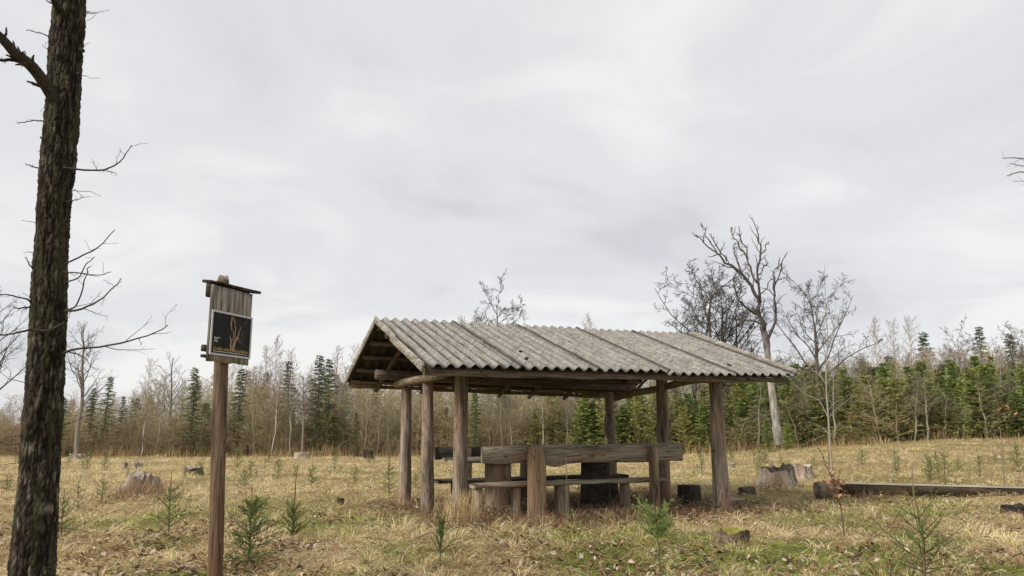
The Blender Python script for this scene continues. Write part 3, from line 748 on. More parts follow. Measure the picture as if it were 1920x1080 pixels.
# poster, its frame, its picture and its writing (flat print)
fo = nrmv * .014
def PB(a, b):   # a along the board in metres, b height above board foot
    return bl + dirv * a + np.array([0, 0, b])
pz0 = W(393.3, 664, YL)[2] - bl[2]; pz1 = W(396.5, 580, YL)[2] - bl[2]; pa0, pa1 = .002, wd + .002
def quadp(name, a0, a1, b0, b1, off, th_, mat, parent):
    P_ = [PB(a0, b0), PB(a1, b0), PB(a1, b1), PB(a0, b1)]; V = np.array([p + fo + nrmv * off for p in P_] + [p + fo + nrmv * (off - th_) for p in P_])
    F = [(0, 1, 2, 3), (7, 6, 5, 4), (0, 4, 5, 1), (1, 5, 6, 2), (2, 6, 7, 3), (3, 7, 4, 0)]; return obj(name, V, F, mat, parent)
pos = quadp('poster', pa0, pa1, pz0, pz1, .002, .004, M['poster'], sg)
fw = .013
for a0, a1, b0, b1 in ((pa0, pa1, pz1 - fw, pz1), (pa0, pa1, pz0, pz0 + fw), (pa0, pa0 + fw, pz0 + fw, pz1 - fw), (pa1 - fw, pa1, pz0 + fw, pz1 - fw)):
    quadp('frame', a0, a1, b0, b1, .008, .006, M['frame'], pos)
aw, ah = pa1 - pa0, pz1 - pz0
def strip(pl, ws, mat):
    V, F = [], []
    for k, ((u, v), w_) in enumerate(zip(pl, ws)):
        d = np.array(pl[min(k + 1, len(pl) - 1)]) - np.array(pl[max(k - 1, 0)]); d = d / np.linalg.norm(d); n_ = (-d[1], d[0])
        for s_ in (-1, 1): V.append(PB(pa0 + (u + n_[0] * w_ * s_) * aw, pz0 + (v + n_[1] * w_ * s_) * ah) + fo + nrmv * .0035)
        if k: F.append((2 * k - 2, 2 * k - 1, 2 * k + 1, 2 * k))
    return V, F
art = [([(.56, .13), (.57, .28), (.60, .38), (.66, .48)], [.035, .03, .026, .018]), ([(.66, .48), (.68, .6), (.73, .74)], [.018, .01, .005]), ([(.52, .14), (.49, .26), (.50, .36), (.46, .46)], [.02, .02, .016, .014]),
       ([(.50, .34), (.55, .42), (.54, .62)], [.014, .01, .006]), ([(.66, .5), (.69, .4), (.72, .33)], [.01, .006, .003]), ([(.6, .38), (.58, .55), (.6, .7)], [.014, .01, .006]), ([(.50, .60), (.47, .74), (.49, .93)], [.006, .016, .014]), ([(.58, .66), (.56, .80), (.53, .92)], [.006, .012, .008])]
V, F = [], []
for pl, ws in art:
    v, f = strip(pl, ws, None); o = len(V); V += v; F += [tuple(i + o for i in q) for q in f]
obj('printed_picture', V, F, M['artbark'], pos)
def text(s, a, b, size, mat, name, width=None):
    cu = bpy.data.curves.new(name, 'FONT'); cu.body = s; cu.size = size; cu.resolution_u = 2
    o = bpy.data.objects.new(name, cu); link(o); bpy.context.view_layer.update()
    me = bpy.data.meshes.new_from_object(o); bpy.data.objects.remove(o)
    co = np.empty(len(me.vertices) * 3); me.vertices.foreach_get('co', co); co = co.reshape(-1, 3)
    if width: co[:, 0] *= width / (co[:, 0].max() - co[:, 0].min())
    F = [tuple(p.vertices) for p in me.polygons]
    V = np.array([PB(a + c_[0], b + c_[1]) + fo + nrmv * .0042 for c_ in co]); obj(name, V, F, mat, pos)
text('Grožėkis mišku, o ne šiukšlėmis', pa0 + .035, pz0 + .037, .030, M['txty'], 'title_lettering', aw - .065)
def print_line(a, b, width, h, seed):      # print too small to read: a run of word-long dashes
    r = np.random.default_rng(seed); V, F, x = [], [], a
    while x < a + width:
        w = min(r.uniform(.008, .022), a + width - x); o = len(V)
        V += [PB(x, b) + fo + nrmv * .0042, PB(x + w, b) + fo + nrmv * .0042, PB(x + w, b + h) + fo + nrmv * .0042, PB(x, b + h) + fo + nrmv * .0042]; F.append((o, o + 1, o + 2, o + 3)); x += w + r.uniform(.003, .005)
    obj('small_print', np.array(V), F, M['txt'], pos, kind='stuff')
print_line(pa0 + .035, pz0 + .025, aw - .07, .0045, 1)
for k, w_ in enumerate((.060, .034, .042)): print_line(pa0 + .040, pz0 + .118 - k * .0125, w_, .005, 5 + k)

# ------------------------------------------------------------------ the big leaning trunk
def build_big_tree():
    Y = 5.75
    rows = [(1120, 17, 104), (1080, 21, 102), (1000, 28, 103.5), (900, 38.5, 107.5), (800, 43, 111), (700, 51, 117), (600, 59, 122), (500, 63.5, 123.5), (400, 68.5, 127), (300, 77, 137), (215, 86, 145), (100, 95, 152.5), (0, 102.5, 158.5), (-90, 108, 163), (-260, 120, 172), (-500, 140, 186)]
    C, R = [], []
    for py, a, b in rows:
        p = W((a + b) / 2, py, Y); C.append(p); dep = p[1] * math.cos(PITCH) + (p[2] - CZ) * math.sin(PITCH); R.append((b - a) / 2 * dep / FPX)
    g = C[0].copy(); g[2] = -.1; g[0] -= .012; C = [g] + C[1:]; R[0] *= 1.25
    t0 = np.array([c[2] for c in C]); K, S = 620, 110
    zs = np.linspace(t0[0], t0[-1], K); P = np.stack([np.interp(zs, t0, [c[0] for c in C]), np.full(K, Y), zs], 1); RR = np.interp(zs, t0, R)
    th = np.arange(S) * 2 * np.pi / S; c, s = np.cos(th)[None], np.sin(th)[None]; z = zs[:, None]; r0 = .15
    # plates of bark: ridges run up the trunk and are broken across
    wx = vn3(c * 3 + 9, s * 3 + 9, z * 3.5, 8) * .9
    n1 = vn3(c * 7.5 + wx + 20, s * 7.5 + wx + 20, z * 7.5, 1); n2 = vn3(c * 13 + wx + 20, s * 13 + 20, z * 24, 2); n3 = vn3(c * 22 + 30, s * 22 + 30, z * 40, 3); big = vn3(c * 1.3 + 5, s * 1.3 + 5, z * 1.4, 4)
    n4 = vn3(c * 4.5 + wx * 1.5 + 60, s * 4.5 + wx * 1.5 + 60, z * 3.0, 14); rid = np.minimum(np.minimum(np.abs(n1 * 2 - 1) * 1.25, np.abs(n2 * 2 - 1) * 2.0 + .05), np.abs(n4 * 2 - 1) * 1.3); rid = np.clip(rid, 0, .6) / .6
    h = -.006 + (np.sqrt(rid) - .6) * .020 + (n3 - .5) * .010 + (big - .5) * .022
    r = RR[:, None] + h
    V = np.stack([P[:, 0:1] + r * c, P[:, 1:2] + r * s, np.broadcast_to(z, r.shape)], -1).reshape(-1, 3)
    i = np.arange(K - 1)[:, None] * S + np.arange(S)[None]; j = np.arange(K - 1)[:, None] * S + (np.arange(S)[None] + 1) % S
    F = np.stack([i, j, j + S, i + S], -1).reshape(-1, 4)
    lich = vn3(c * 5 + 50, s * 5 + 50, z * 9, 6); lo = sstep(2.6, .2, z + 0 * c)
    k = sstep(.02, .62, rid) * (.55 + .6 * n3); a = np.array([.012, .009, .007]); b = np.array([.076, .060, .046]); d = np.array([.27, .245, .19])
    col = a + (b - a) * k[..., None]; m = (sstep(.55, .8, lich) * k * (.45 + .5 * lo))[..., None]; col = col * (1 - m) + d * m
    mo = (sstep(.5, .8, vn3(c * 2 + 70, s * 2 + 70, z * 1.6, 9)) * .45)[..., None]; col = col * (1 - mo) + np.array([.085, .085, .04]) * mo
    root = empty('oak_tree', (P[0, 0], Y, H(P[0, 0], Y)), 0, label='big rough barked leafless tree leaning close by, taller than the frame', cat='tree')
    obj('trunk', V, F, M['bark'], root, col=col.reshape(-1, 3), smooth=True)
    # limbs and epicormic twigs, measured at the trunk
    def line(pts, y0, y1, K=14):
        n = len(pts); return poly([W(px, py, y0 + (y1 - y0) * q / (n - 1)) for q, (px, py) in enumerate(pts)], K)
    specs = [([(112, 205), (88, 165), (60, 125), (28, 100), (-6, 62), (-60, 30)], .052, .026, 5.7, 5.2, 3), ([(45, 118), (20, 112), (-10, 114)], .016, .010, 5.55, 5.3, 1),
             ([(118, 30), (104, 5), (88, -25)], .03, .02, 5.7, 5.4, 1),
             ([(120, 314), (160, 319), (200, 317), (230, 299), (246, 272)], .009, .003, 5.65, 5.3, 2), ([(100, 302), (88, 275), (78, 258)], .008, .006, 5.58, 5.5, 0), ([(76, 316), (60, 312), (48, 306)], .006, .003, 5.7, 5.6, 1),
             ([(122, 378), (140, 375), (156, 370)], .005, .002, 5.7, 5.6, 1), ([(88, 228), (60, 226), (34, 231)], .006, .003, 5.7, 5.5, 1), ([(95, 70), (75, 62), (50, 56)], .005, .003, 5.7, 5.5, 1),
             ([(120, 495), (150, 482), (185, 462), (216, 431)], .007, .003, 5.7, 5.3, 1), ([(118, 510), (150, 512), (180, 517), (208, 511)], .006, .0025, 5.7, 5.4, 1), ([(120, 530), (148, 520), (160, 497), (176, 484)], .006, .003, 5.7, 5.4, 1),
             ([(64, 508), (55, 495), (48, 483)], .006, .003, 5.7, 5.6, 0), ([(122, 583), (150, 580), (190, 560), (228, 523)], .010, .003, 5.7, 5.3, 2), ([(122, 583), (145, 570), (160, 520), (168, 500)], .007, .003, 5.7, 5.4, 1),
             ([(118, 662), (140, 655), (190, 650), (240, 640), (285, 627), (315, 610)], .010, .003, 5.7, 5.1, 2), ([(130, 660), (155, 668), (175, 690)], .005, .002, 5.68, 5.4, 1),
             ([(58, 618), (40, 622), (10, 628), (-20, 625)], .009, .005, 5.6, 5.3, 1), ([(122, 605), (90, 620), (62, 618)], .009, .008, 5.62, 5.6, 0), ([(62, 575), (45, 577), (25, 578)], .008, .004, 5.7, 5.5, 2), ([(60, 568), (48, 560), (20, 555), (-10, 550)], .007, .004, 5.7, 5.4, 1),
             ([(150, 20), (165, 22), (178, 24)], .004, .002, 5.7, 5.6, 1), ([(150, 93), (154, 94), (156, 96)], .016, .012, 5.7, 5.68, 0), ([(145, 137), (148, 138), (150, 139)], .011, .008, 5.7, 5.68, 0)]
    r = np.random.default_rng(5); tv = []
    for pts, ra, rb, y0, y1, lv in specs:
        p = line(pts, y0, y1); p += r.normal(0, .004, p.shape) * (np.linspace(0, 1, len(p))[:, None]); R_ = np.linspace(ra, rb, len(p))
        if ra > .015:
            Vb, Fb = pole(p, list(R_), int(ra * 999), S=14, K=40, rough=.12); obj('limb', Vb, Fb, M['bark'], root, col=np.tile([[.05, .04, .033]], (len(Vb), 1)))
        else: tv.append(tubes(p[None], R_[None], 6))
        if True:
            n = {0: 2, 1: 3, 2: 6, 3: 26}[lv]
            a_, b_, _, _ = kids(r, p[None], R_[None], n, .2, .98, 48, .3 if lv < 3 else .16, 5, .05, .22, .45, .0018); tv.append(tubes(a_, b_, 4))
            if lv > 1: a2, b2, _, _ = kids(r, a_, b_, 3, .2, .95, 45, .4, 4, .02, .25, .6, .0014); tv.append(tubes(a2, b2, 3))
        V, F = join(tv); obj('branch' if ra < .015 else 'twigs', V, F, M['twig'], root, col=np.tile([[.05, .04, .034]], (len(V), 1)), kind=None if ra < .015 else 'stuff'); tv = []
    n = 46; zc = r.uniform(.9, 5.2, n); ph = r.uniform(0, 6.28, n)      # short spurs all the way up
    cx = np.interp(zc, zs, P[:, 0]); rc = np.interp(zc, zs, RR); Q = np.zeros((n, 4, 3)); D = np.stack([np.cos(ph), np.sin(ph), r.uniform(-.2, .6, n)], 1); Ls = r.uniform(.02, .09, n)
    for q in range(4): Q[:, q] = np.stack([cx, np.full(n, Y), zc], 1) + D * (rc[:, None] * .9 + Ls[:, None] * q) + r.normal(0, .006, (n, 3)) * q
    tv.append(tubes(Q, np.repeat(np.linspace(.003, .0015, 4)[None], n, 0), 4))
    V, F = join(tv); obj('spurs', V, F, M['twig'], root, col=np.tile([[.05, .04, .034]], (len(V), 1)), kind='stuff')
build_big_tree()

# ------------------------------------------------------------------ tree makers
def trunkline(r, H_, lean=.03, K=12, wob=.02):
    z = np.linspace(0, 1, K); x = np.cumsum(r.normal(0, wob, K)) * H_ / K * 1.2 + z * r.normal(0, lean) * H_; y = np.cumsum(r.normal(0, wob, K)) * H_ / K * 1.2 + z * r.normal(0, lean) * H_
    x -= x[0]; y -= y[0]; return np.stack([x, y, z * H_ - .15 * (z == 0)], 1)
PROTO = {}
def proto(name, cat, trunkVF, tcol, crownVF, ccol, cmat='twig', cname='crown'):
    root = bpy.data.objects.new(name, None); root['category'] = cat
    o = []
    for nm, VF, c, m in (('trunk', trunkVF, tcol, 'trunk'), (cname, crownVF, ccol, cmat)):
        if VF is None: continue
        q = bpy.data.objects.new(nm, mesh(nm, VF[0], VF[1], M[m], col=c)); q.parent = root; o.append(q)
    return dict(H=float(crownVF[0][:, 2].max()), root=root, kids=o, trunk=(trunkVF, tcol), crown=(crownVF, ccol), mat=cmat)
def put(pr, loc_, rz, scale, label, group=None, name=None):
    r = pr['root'].copy(); link(r); r.location = [float(a) for a in loc_]; r.rotation_euler = (0, 0, rz); r.scale = scale if hasattr(scale, '__len__') else (scale,) * 3
    r['label'] = label
    if group: r['group'] = group
    if name: r.name = name
    for k in pr['kids']:
        c = k.copy(); link(c); c.parent = r
    return r
def colr(n, base, var, r, per):
    c = np.array(base)[None] * r.uniform(1 - var, 1 + var, (n, 1)); return np.repeat(c, per, 0)

def bare_tree(seed, H_=8., kind='brown'):
    r = np.random.default_rng(seed)
    K0 = 12; T = trunkline(r, H_, .04, K0, .06)
    if kind == 'birch':
        tr, tc, cc = .055, (.58, .55, .49), (.25, .175, .14); R0 = np.linspace(1, .15, K0) * tr; a = dict(n=26, t0=.38, t1=.98, ang=32, up=.10); L1 = lambda t: .30 * H_ * (1 - t) ** .7 + .35
    elif kind == 'aspen':
        tr, tc, cc = .075, (.30, .285, .22), (.24, .20, .145); R0 = np.linspace(1, .15, K0) * tr; a = dict(n=24, t0=.35, t1=.98, ang=38, up=.10); L1 = lambda t: .28 * H_ * (1.1 - t) ** .8 + .3
    elif kind == 'brush':
        tr, tc, cc = .05, (.32, .285, .205), (.41, .335, .21); R0 = np.linspace(1, .15, K0) * tr; a = dict(n=44, t0=.04, t1=.97, ang=50, up=.07); L1 = lambda t: .30 * H_ * (1.05 - t) ** .8 + .35
    elif kind == 'olive':
        tr, tc, cc = .06, (.31, .30, .20), (.39, .355, .16); R0 = np.linspace(1, .15, K0) * tr; a = dict(n=44, t0=.08, t1=.97, ang=48, up=.06); L1 = lambda t: .28 * H_ * (1.05 - t) ** .8 + .35
    elif kind == 'wide':
        tr, tc, cc = .15, (.22, .20, .16), (.13, .11, .095); R0 = np.linspace(1, .2, K0) * tr; a = dict(n=20, t0=.34, t1=.97, ang=46, up=.11); L1 = lambda t: .42 * H_ * (1.15 - t) ** .8
    V0, F0 = tubes(T[None], R0[None], 7)
    B1, R1, ix, t = kids(r, T[None], R0[None], a['n'], a['t0'], a['t1'], a['ang'], 0, 6, a['up'], .13, .42, .010, L=L1)
    B2, R2, _, _ = kids(r, B1, R1, 6, .15, .98, 38, .48, 4, .05, .18, .5, .0065)
    B3, R3, _, _ = kids(r, B2, R2, 5, .1, .98, 36, .6, 3, .04, .2, .6, .0068)
    V1, F1 = join([tubes(B1, R1, 4), tubes(B2, R2, 3), tubes(B3, R3, 3)])
    n0, n1, n2 = len(B1) * 6 * 4, len(B2) * 4 * 3, len(B3) * 3 * 3
    col = np.concatenate([colr(len(B1), (np.array(tc) + cc) / 2, .15, r, 24), colr(len(B2), cc, .25, r, 12), colr(len(B3), cc, .3, r, 9)])
    tcol = np.tile(np.array([tc]), (len(V0), 1))
    if kind == 'birch':
        z = V0[:, 2]; dk = (vn3(V0[:, 0] * 9, V0[:, 1] * 9, z * 3, seed) > .66) | (z < .7); tcol = np.where(dk[:, None], np.array([[.13, .11, .09]]), tcol)
    return (V0, F0), tcol, (V1, F1), col
def oak_tree(seed, H_=11., spread=1., col_=(.085, .072, .065)):
    r = np.random.default_rng(seed); K0 = 10; T = trunkline(r, H_ * .8, .03, K0, .05); R0 = np.linspace(1, .08, K0) * .20
    B1, R1, _, _ = kids(r, T[None], R0[None], 15, .34, 1., 48, 0, 9, .09, .17, .42, .02, L=lambda t: H_ * .36 * spread * (1.25 - .65 * t))
    B2, R2, _, _ = kids(r, B1, R1, 8, .12, .98, 46, .46, 6, .05, .28, .45, .015)
    B3, R3, _, _ = kids(r, B2, R2, 5, .1, .98, 46, .5, 4, .03, .34, .5, .0105)
    B4, R4, _, _ = kids(r, B3, R3, 6, .1, .98, 44, .6, 3, .02, .3, .6, .0078)
    V1, F1 = join([tubes(B1, R1, 6), tubes(B2, R2, 4), tubes(B3, R3, 3), tubes(B4, R4, 3)])
    V0, F0 = tubes(T[None], R0[None], 10)
    return (V0, F0), np.tile([[.12, .10, .085]], (len(V0), 1)), (V1, F1), np.tile([list(col_)], (len(V1), 1))
def sprays(r, P, n, L, w, droop, fwd=.6, jitter=.4):
    """thin leaf shaped sprays set along each branch"""
    N, K, _ = P.shape; idx = np.repeat(np.arange(N), n); t = np.tile((np.arange(n) + .5) / n, N) * .97 + r.uniform(-.02, .03, N * n)
    f = np.clip(t, 0, .999) * (K - 1); i0 = f.astype(int); f = (f - i0)[:, None]
    p = P[idx, i0] * (1 - f) + P[idx, i0 + 1] * f; T = P[idx, i0 + 1] - P[idx, i0]; T /= np.linalg.norm(T, axis=1, keepdims=True) + 1e-9
    sd = np.cross(T, [0, 0, 1.]); sd /= np.linalg.norm(sd, axis=1, keepdims=True) + 1e-9; sg_ = np.where(r.random(N * n) < .5, -1, 1)[:, None]
    D = T * fwd + sd * sg_ * r.uniform(.3, 1.1, (N * n, 1)) + r.normal(0, jitter, (N * n, 3)) * .5; D[:, 2] += droop; D /= np.linalg.norm(D, axis=1, keepdims=True)
    Lr = (L * r.uniform(.6, 1.3, N * n))[:, None]; wr = (w * r.uniform(.6, 1.3, N * n))[:, None]
    Q = np.cross(D, r.normal(0, 1, D.shape)); Q /= np.linalg.norm(Q, axis=1, keepdims=True) + 1e-9
    V = np.stack([p, p + D * Lr * .45 + Q * wr * .5, p + D * Lr, p + D * Lr * .4 - Q * wr * .5], 1).reshape(-1, 3); i = np.arange(N * n)[:, None] * 4
    return V, i + np.array([[0, 1, 2, 3]]), idx, t
def spruce(seed, H_=8., wide=.2, dens=1., base=(.05, .075, .028), tip=(.12, .165, .05), bare=.04, angle=82, droop=-.35, gap=0.):
    r = np.random.default_rng(seed); K0 = 10; T = trunkline(r, H_, .015, K0, .02); R0 = np.linspace(1, .1, K0) * .012 * H_
    n = int(120 * dens)
    L1 = lambda t: (H_ * wide * (1 - t) ** .85 + .14) * (r.uniform(.65, 1.1, len(t)))
    B1, R1, _, tt = kids(r, T[None], R0[None], n, bare, .985, angle, 0, 5, .015, .06, .3, .006, L=L1, taper=.2)
    B1[:, :, 2] -= (np.linspace(0, 1, 5)[None] ** 1.5) * (np.linalg.norm(B1[:, -1] - B1[:, 0], axis=1) * .22)[:, None]
    B1[:, -1, 2] += np.linalg.norm(B1[:, -1] - B1[:, 0], axis=1) * .08
    ns = 26; V, F, idx, t = sprays(r, B1, ns, .26 * (H_ / 8) ** .5, .05, droop)
    Vb, Fb = tubes(B1, R1, 3)
    N = len(idx); u = (r.random(N) * .7 + .3 * t)[:, None]; c = np.array([base]) * (1 - u) + np.array([tip]) * u
    br = r.uniform(.6, 1.35, n)[idx][:, None]; c = c * br * r.uniform(.7, 1.3, (N, 1))
    V0, F0 = tubes(T[None], R0[None], 7)
    Vc, Fc = join([(V, F), (Vb, Fb)]); col = np.concatenate([np.repeat(c, 4, 0), np.tile([[.09, .07, .05]], (len(Vb), 1))])
    return (V0, F0), np.tile([[.13, .10, .075]], (len(V0), 1)), (Vc, Fc), col
P_brush = [proto('bare_tree', 'tree', *bare_tree(100 + k, 7.0, 'brush')) for k in range(4)]
P_olive = [proto('alder_tree', 'tree', *bare_tree(110 + k, 7.0, 'olive')) for k in range(3)]
P_birch = [proto('birch_tree', 'tree', *bare_tree(120 + k, 8.0, 'birch')) for k in range(3)]
P_aspen = [proto('aspen_tree', 'tree', *bare_tree(130 + k, 8.0, 'aspen')) for k in range(2)]
P_wide = [proto('bare_tree', 'tree', *bare_tree(140 + k, 8.0, 'wide')) for k in range(2)]
P_oak = [proto('oak_tree', 'tree', *oak_tree(150 + k, 11.0, .85 + .25 * k)) for k in range(2)]
P_spruce = [proto('spruce_tree', 'tree', *spruce(160 + k, 8.0, .20 + .02 * k), cmat='needle') for k in range(3)]
P_young = [proto('young_spruce', 'tree', *spruce(170 + k, 5.0, .26, .9, (.115, .16, .045), (.32, .385, .115), .03, 62, -.05), cmat='needle') for k in range(3)]
P_pale = [proto('young_larch', 'tree', *spruce(180 + k, 5.0, .24, .6, (.19, .20, .05), (.46, .45, .14), .05, 55, .05), cmat='needle') for k in range(2)]

# ------------------------------------------------------------------ forest edge: trees one can tell apart
def edgeY(px):      # distance of the wood's edge
    return float(np.interp(px, [0, 700, 1100, 1400, 1700, 1920], [51, 51, 50, 46, 43, 41]))
def place(pr, Hp, px, topy, Y, label, group=None, rz=None, sx=None, name=None):
    """stands on the ground at distance Y, as tall as the measured top says"""
    x = (px - 960) / FPX * Y * 1.0 / (ray(px, 700)[1]) * 1.0
    r_ = ray(px, topy); z1 = CZ + r_[2] / r_[1] * Y; x = r_[0] / r_[1] * Y; z0 = H(x, Y); h = z1 - z0
    s = h / pr['H']; s2 = s if sx is None else sx
    return put(pr, (x, Y, z0 - .05), rng.uniform(0, 6.28) if rz is None else rz, (s2, s2, s), label, group, name)
named = [
 (P_wide[1], 8, 20, 535, 46, 'tall bare tree with fine twigs just behind the big leaning trunk'),
 (P_wide[1], 8, 172, 598, 47, 'wide bare tree with pale trunk standing alone before the forest edge'),
 (P_spruce[0], 8, 122, 745, 51, 'short dark spruce beside the big leaning trunk at the forest edge'),
 (P_spruce[1], 8, 203, 704, 53, 'narrow dark spruce behind the wide bare tree'),
 (P_spruce[2], 8, 178, 726, 54, 'spruce half hidden by the wide bare tree with pale trunk'),
 (P_spruce[0], 8, 236, 742, 54, 'small spruce between the wide bare tree and the white birch'),
 (P_birch[0], 8, 281, 668, 50, 'slender white stemmed birch standing out before brown brush'),
 (P_birch[1], 8, 303, 700, 52, 'thin crooked birch beside the slender white one'),
 (P_wide[0], 8, 325, 655, 60, 'bare tree with a fan of twigs rising above the brown brush'),
 (P_spruce[1], 8, 368, 687, 50.5, 'single dark pointed spruce near the notice board post'),
 (P_spruce[2], 8, 455, 690, 53, 'olive spruce just behind the notice board'),
 (P_birch[2], 8, 520, 625, 58, 'tallest thin birch crown beside the notice board'),
 (P_birch[0], 8, 497, 645, 59, 'thin birch crown touching the notice board edge'),
 (P_birch[1], 8, 519, 690, 50.5, 'birch with pale stem down to the field edge'),
 (P_spruce[0], 8, 547, 676, 55, 'narrow spruce top between two pale birch stems'),
 (P_birch[2], 8, 556, 650, 51, 'straight pale birch above the cut stump'),
 (P_spruce[1], 8, 598, 664, 52, 'largest dark spruce on the skyline before the shelter gable'),
 (P_spruce[2], 8, 618, 672, 54, 'dark spruce leaning into the largest spruce'),
 (P_wide[1], 8, 577, 700, 49.5, 'pale branching tree in front of the largest dark spruce'),
 (P_birch[0], 8, 635, 645, 58, 'birch top rising between the dark spruces and the shelter'),
 (P_birch[1], 8, 672, 640, 60, 'birch top just clear of the shelter gable'),
 (P_spruce[0], 8, 671, 772, 50, 'short green spruce at the field edge near the shelter gable'),
 (P_spruce[1], 8, 893, 730, 50, 'dark spruce seen beneath the roof beside the near corner post'),
 (P_oak[0], 9.6, 932, 494, 60, 'dark bare tree crown rising above the middle of the roof ridge'),
 (P_birch[2], 8, 1107, 583, 60, 'small bare treetop peeping over the roof ridge'),
 (P_birch[0], 8, 862, 590, 62, 'faint twiggy treetop over the ridge beside the dark crown'),
 (P_birch[1], 8, 880, 585, 63, 'second faint treetop over the ridge beside the dark crown'),
 (P_oak[1], 9.6, 1325, 482, 53, 'broad dark bare oak behind the end of the roof', 1.25),
 (P_oak[1], 9.6, 1350, 496, 55, 'twiggy dark oak close behind the broad one at the roof end', 1.2),
 (P_oak[0], 9.6, 1290, 520, 49, 'smaller dark oak crown low behind the roof end'),
 (P_oak[0], 9.6, 1372, 505, 54, 'bare oak crown merging behind the dead snag'),
 (P_oak[1], 9.6, 1518, 498, 51, 'bare oak with one dark crooked crown standing clear of the snag'),
 (P_birch[0], 8, 1640, 592, 64, 'pale fine twigged treetop, first of three above the spruces'),
 (P_birch[1], 8, 1668, 592, 65, 'pale fine twigged treetop, middle one of three above the spruces'),
 (P_birch[0], 8, 1698, 590, 64, 'pale fine twigged treetop, third of three above the spruces'),
 (P_oak[0], 9.6, 1785, 588, 62, 'dark knotty treetop above the reddish birches'),
 (P_spruce[0], 8, 1828, 612, 58, 'tall spruce with its tip clear of the skyline'),
 (P_spruce[1], 8, 1891, 624, 58, 'spruce tip beside the frame edge, smaller than its neighbour'),
 (P_spruce[2], 8, 1727, 622, 62, 'thin dark spruce tip over the young spruces'),
 (P_oak[1], 9.6, 1908, 596, 50, 'bare crooked oak branches over the spruces near the frame edge'),
 (P_birch[0], 8, 1716, 700, 44, 'thin birch with bright stem among the young spruces'),
 (P_birch[1], 8, 1870, 668, 43, 'thin pale stem among young spruces below the pointed spruces'),
]
for pr, Hp, px, ty, Y, lab, *w_ in named:
    o_ = place(pr, Hp, px, ty, Y, lab)
    if w_: o_.scale = (o_.scale[0] * w_[0], o_.scale[1] * w_[0], o_.scale[2])
# tree off to the side whose branch tips reach into the frame

zones = [(-60, 120, 'beside the big leaning trunk'), (120, 400, 'between leaning trunk and notice board'), (400, 650, 'between the notice board and the shelter'),
         (650, 1000, 'seen under and beside the shelter gable'), (1000, 1400, 'behind the far half of the shelter'), (1400, 1660, 'behind the stumps and the thin bare sapling'), (1660, 1980, 'on the slope above the split log')]
def zone(px):
    for a, b, s in zones:
        if a <= px < b: return s
    return zones[-1][2]
def topline(px):   # skyline of the packed wood
    return float(np.interp(px, [-60, 60, 130, 250, 330, 450, 560, 650, 800, 1000, 1250, 1450, 1580, 1700, 1800, 1920], [742, 745, 742, 718, 702, 684, 696, 690, 680, 676, 672, 662, 658, 650, 646, 642]))
kinds = {'brush': (P_brush, 7, 'thin bare brown tree'), 'olive': (P_olive, 7, 'bare tree with olive green twigs'), 'birch': (P_birch, 8, 'slim birch with reddish twigs'), 'aspen': (P_aspen, 8, 'slim bare tree with pale stem'),
         'spruce': (P_spruce, 8, 'dark spruce'), 'young': (P_young, 5, 'bright green young spruce'), 'pale': (P_pale, 5, 'yellow green young conifer')}
gnames = {'brush': 'bare brown trees of the wood edge', 'olive': 'olive twigged bare trees of the wood edge', 'birch': 'birches of the wood edge', 'aspen': 'pale stemmed trees of the wood edge', 'spruce': 'dark spruces of the wood edge', 'young': 'young spruces of the plantation', 'pale': 'yellow green conifers of the plantation'}
rows_txt = ['foremost row', 'second row', 'rear row']
def filler(n, x0, x1, kind, dY, top, jit, row):
    P_, Hp, txt = kinds[kind]
    for k in range(n):
        px = x0 + (x1 - x0) * (k + rng.uniform(.1, .9)) / n; Y = edgeY(px) + rng.uniform(*dY); ty = topline(px) + top + rng.uniform(-jit, jit)
        lab = f'{txt} {zone(px)}, {rows_txt[row]}'
        z1 = CZ + ray(px, ty)[2] / ray(px, ty)[1] * Y
        place(P_[int(rng.integers(len(P_)))], Hp, px, ty, Y, lab, f'{gnames[kind]} {zone(px)}', sx=rng.uniform(.8, 1.1) * dict(young=1.15, pale=1.15, spruce=.95, brush=1.25, olive=1.2).get(kind, .95))
filler(70, -50, 1120, 'brush', (0, 4), 62, 40, 0); filler(80, -50, 1300, 'brush', (4, 10), 22, 20, 1); filler(64, -50, 1950, 'brush', (10, 18), 2, 14, 2)
filler(26, 380, 1300, 'olive', (.5, 5), 42, 26, 0); filler(22, 100, 1500, 'olive', (5, 12), 18, 16, 1)
filler(26, 400, 1150, 'aspen', (0, 4), 34, 26, 0); filler(26, -50, 1250, 'birch', (5, 14), 6, 14, 1); filler(20, 1250, 1960, 'birch', (10, 18), 2, 12, 2); filler(12, 430, 720, 'birch', (5, 12), -8, 14, 1)
filler(9, 130, 1150, 'spruce', (1, 7), 66, 22, 0); filler(12, 60, 1500, 'spruce', (7, 14), 28, 16, 1); filler(10, 1450, 1960, 'spruce', (6, 14), 26, 18, 1)
filler(34, 1080, 1340, 'young', (0, 6), 75, 30, 0); filler(52, 1340, 1970, 'young', (0, 5), 84, 62, 0); filler(48, 1380, 1970, 'young', (5, 12), 48, 30, 1)
filler(20, 1000, 1340, 'pale', (0, 5), 70, 30, 0); filler(50, 1340, 1970, 'pale', (0, 5), 90, 50, 0); filler(30, 1400, 1970, 'pale', (5, 11), 56, 26, 1); filler(30, 1120, 1970, 'aspen', (-.5, 5), 60, 36, 0); filler(30, 1340, 1970, 'olive', (6, 12), 30, 22, 1); filler(18, 1340, 1970, 'birch', (9, 14), 14, 14, 1); filler(34, 1300, 1970, 'brush', (7, 13), 18, 14, 2)
filler(12, 1250, 1600, 'brush', (-.5, 3), 90, 26, 0); filler(22, 1450, 1960, 'brush', (-.5, 5), 80, 40, 0)

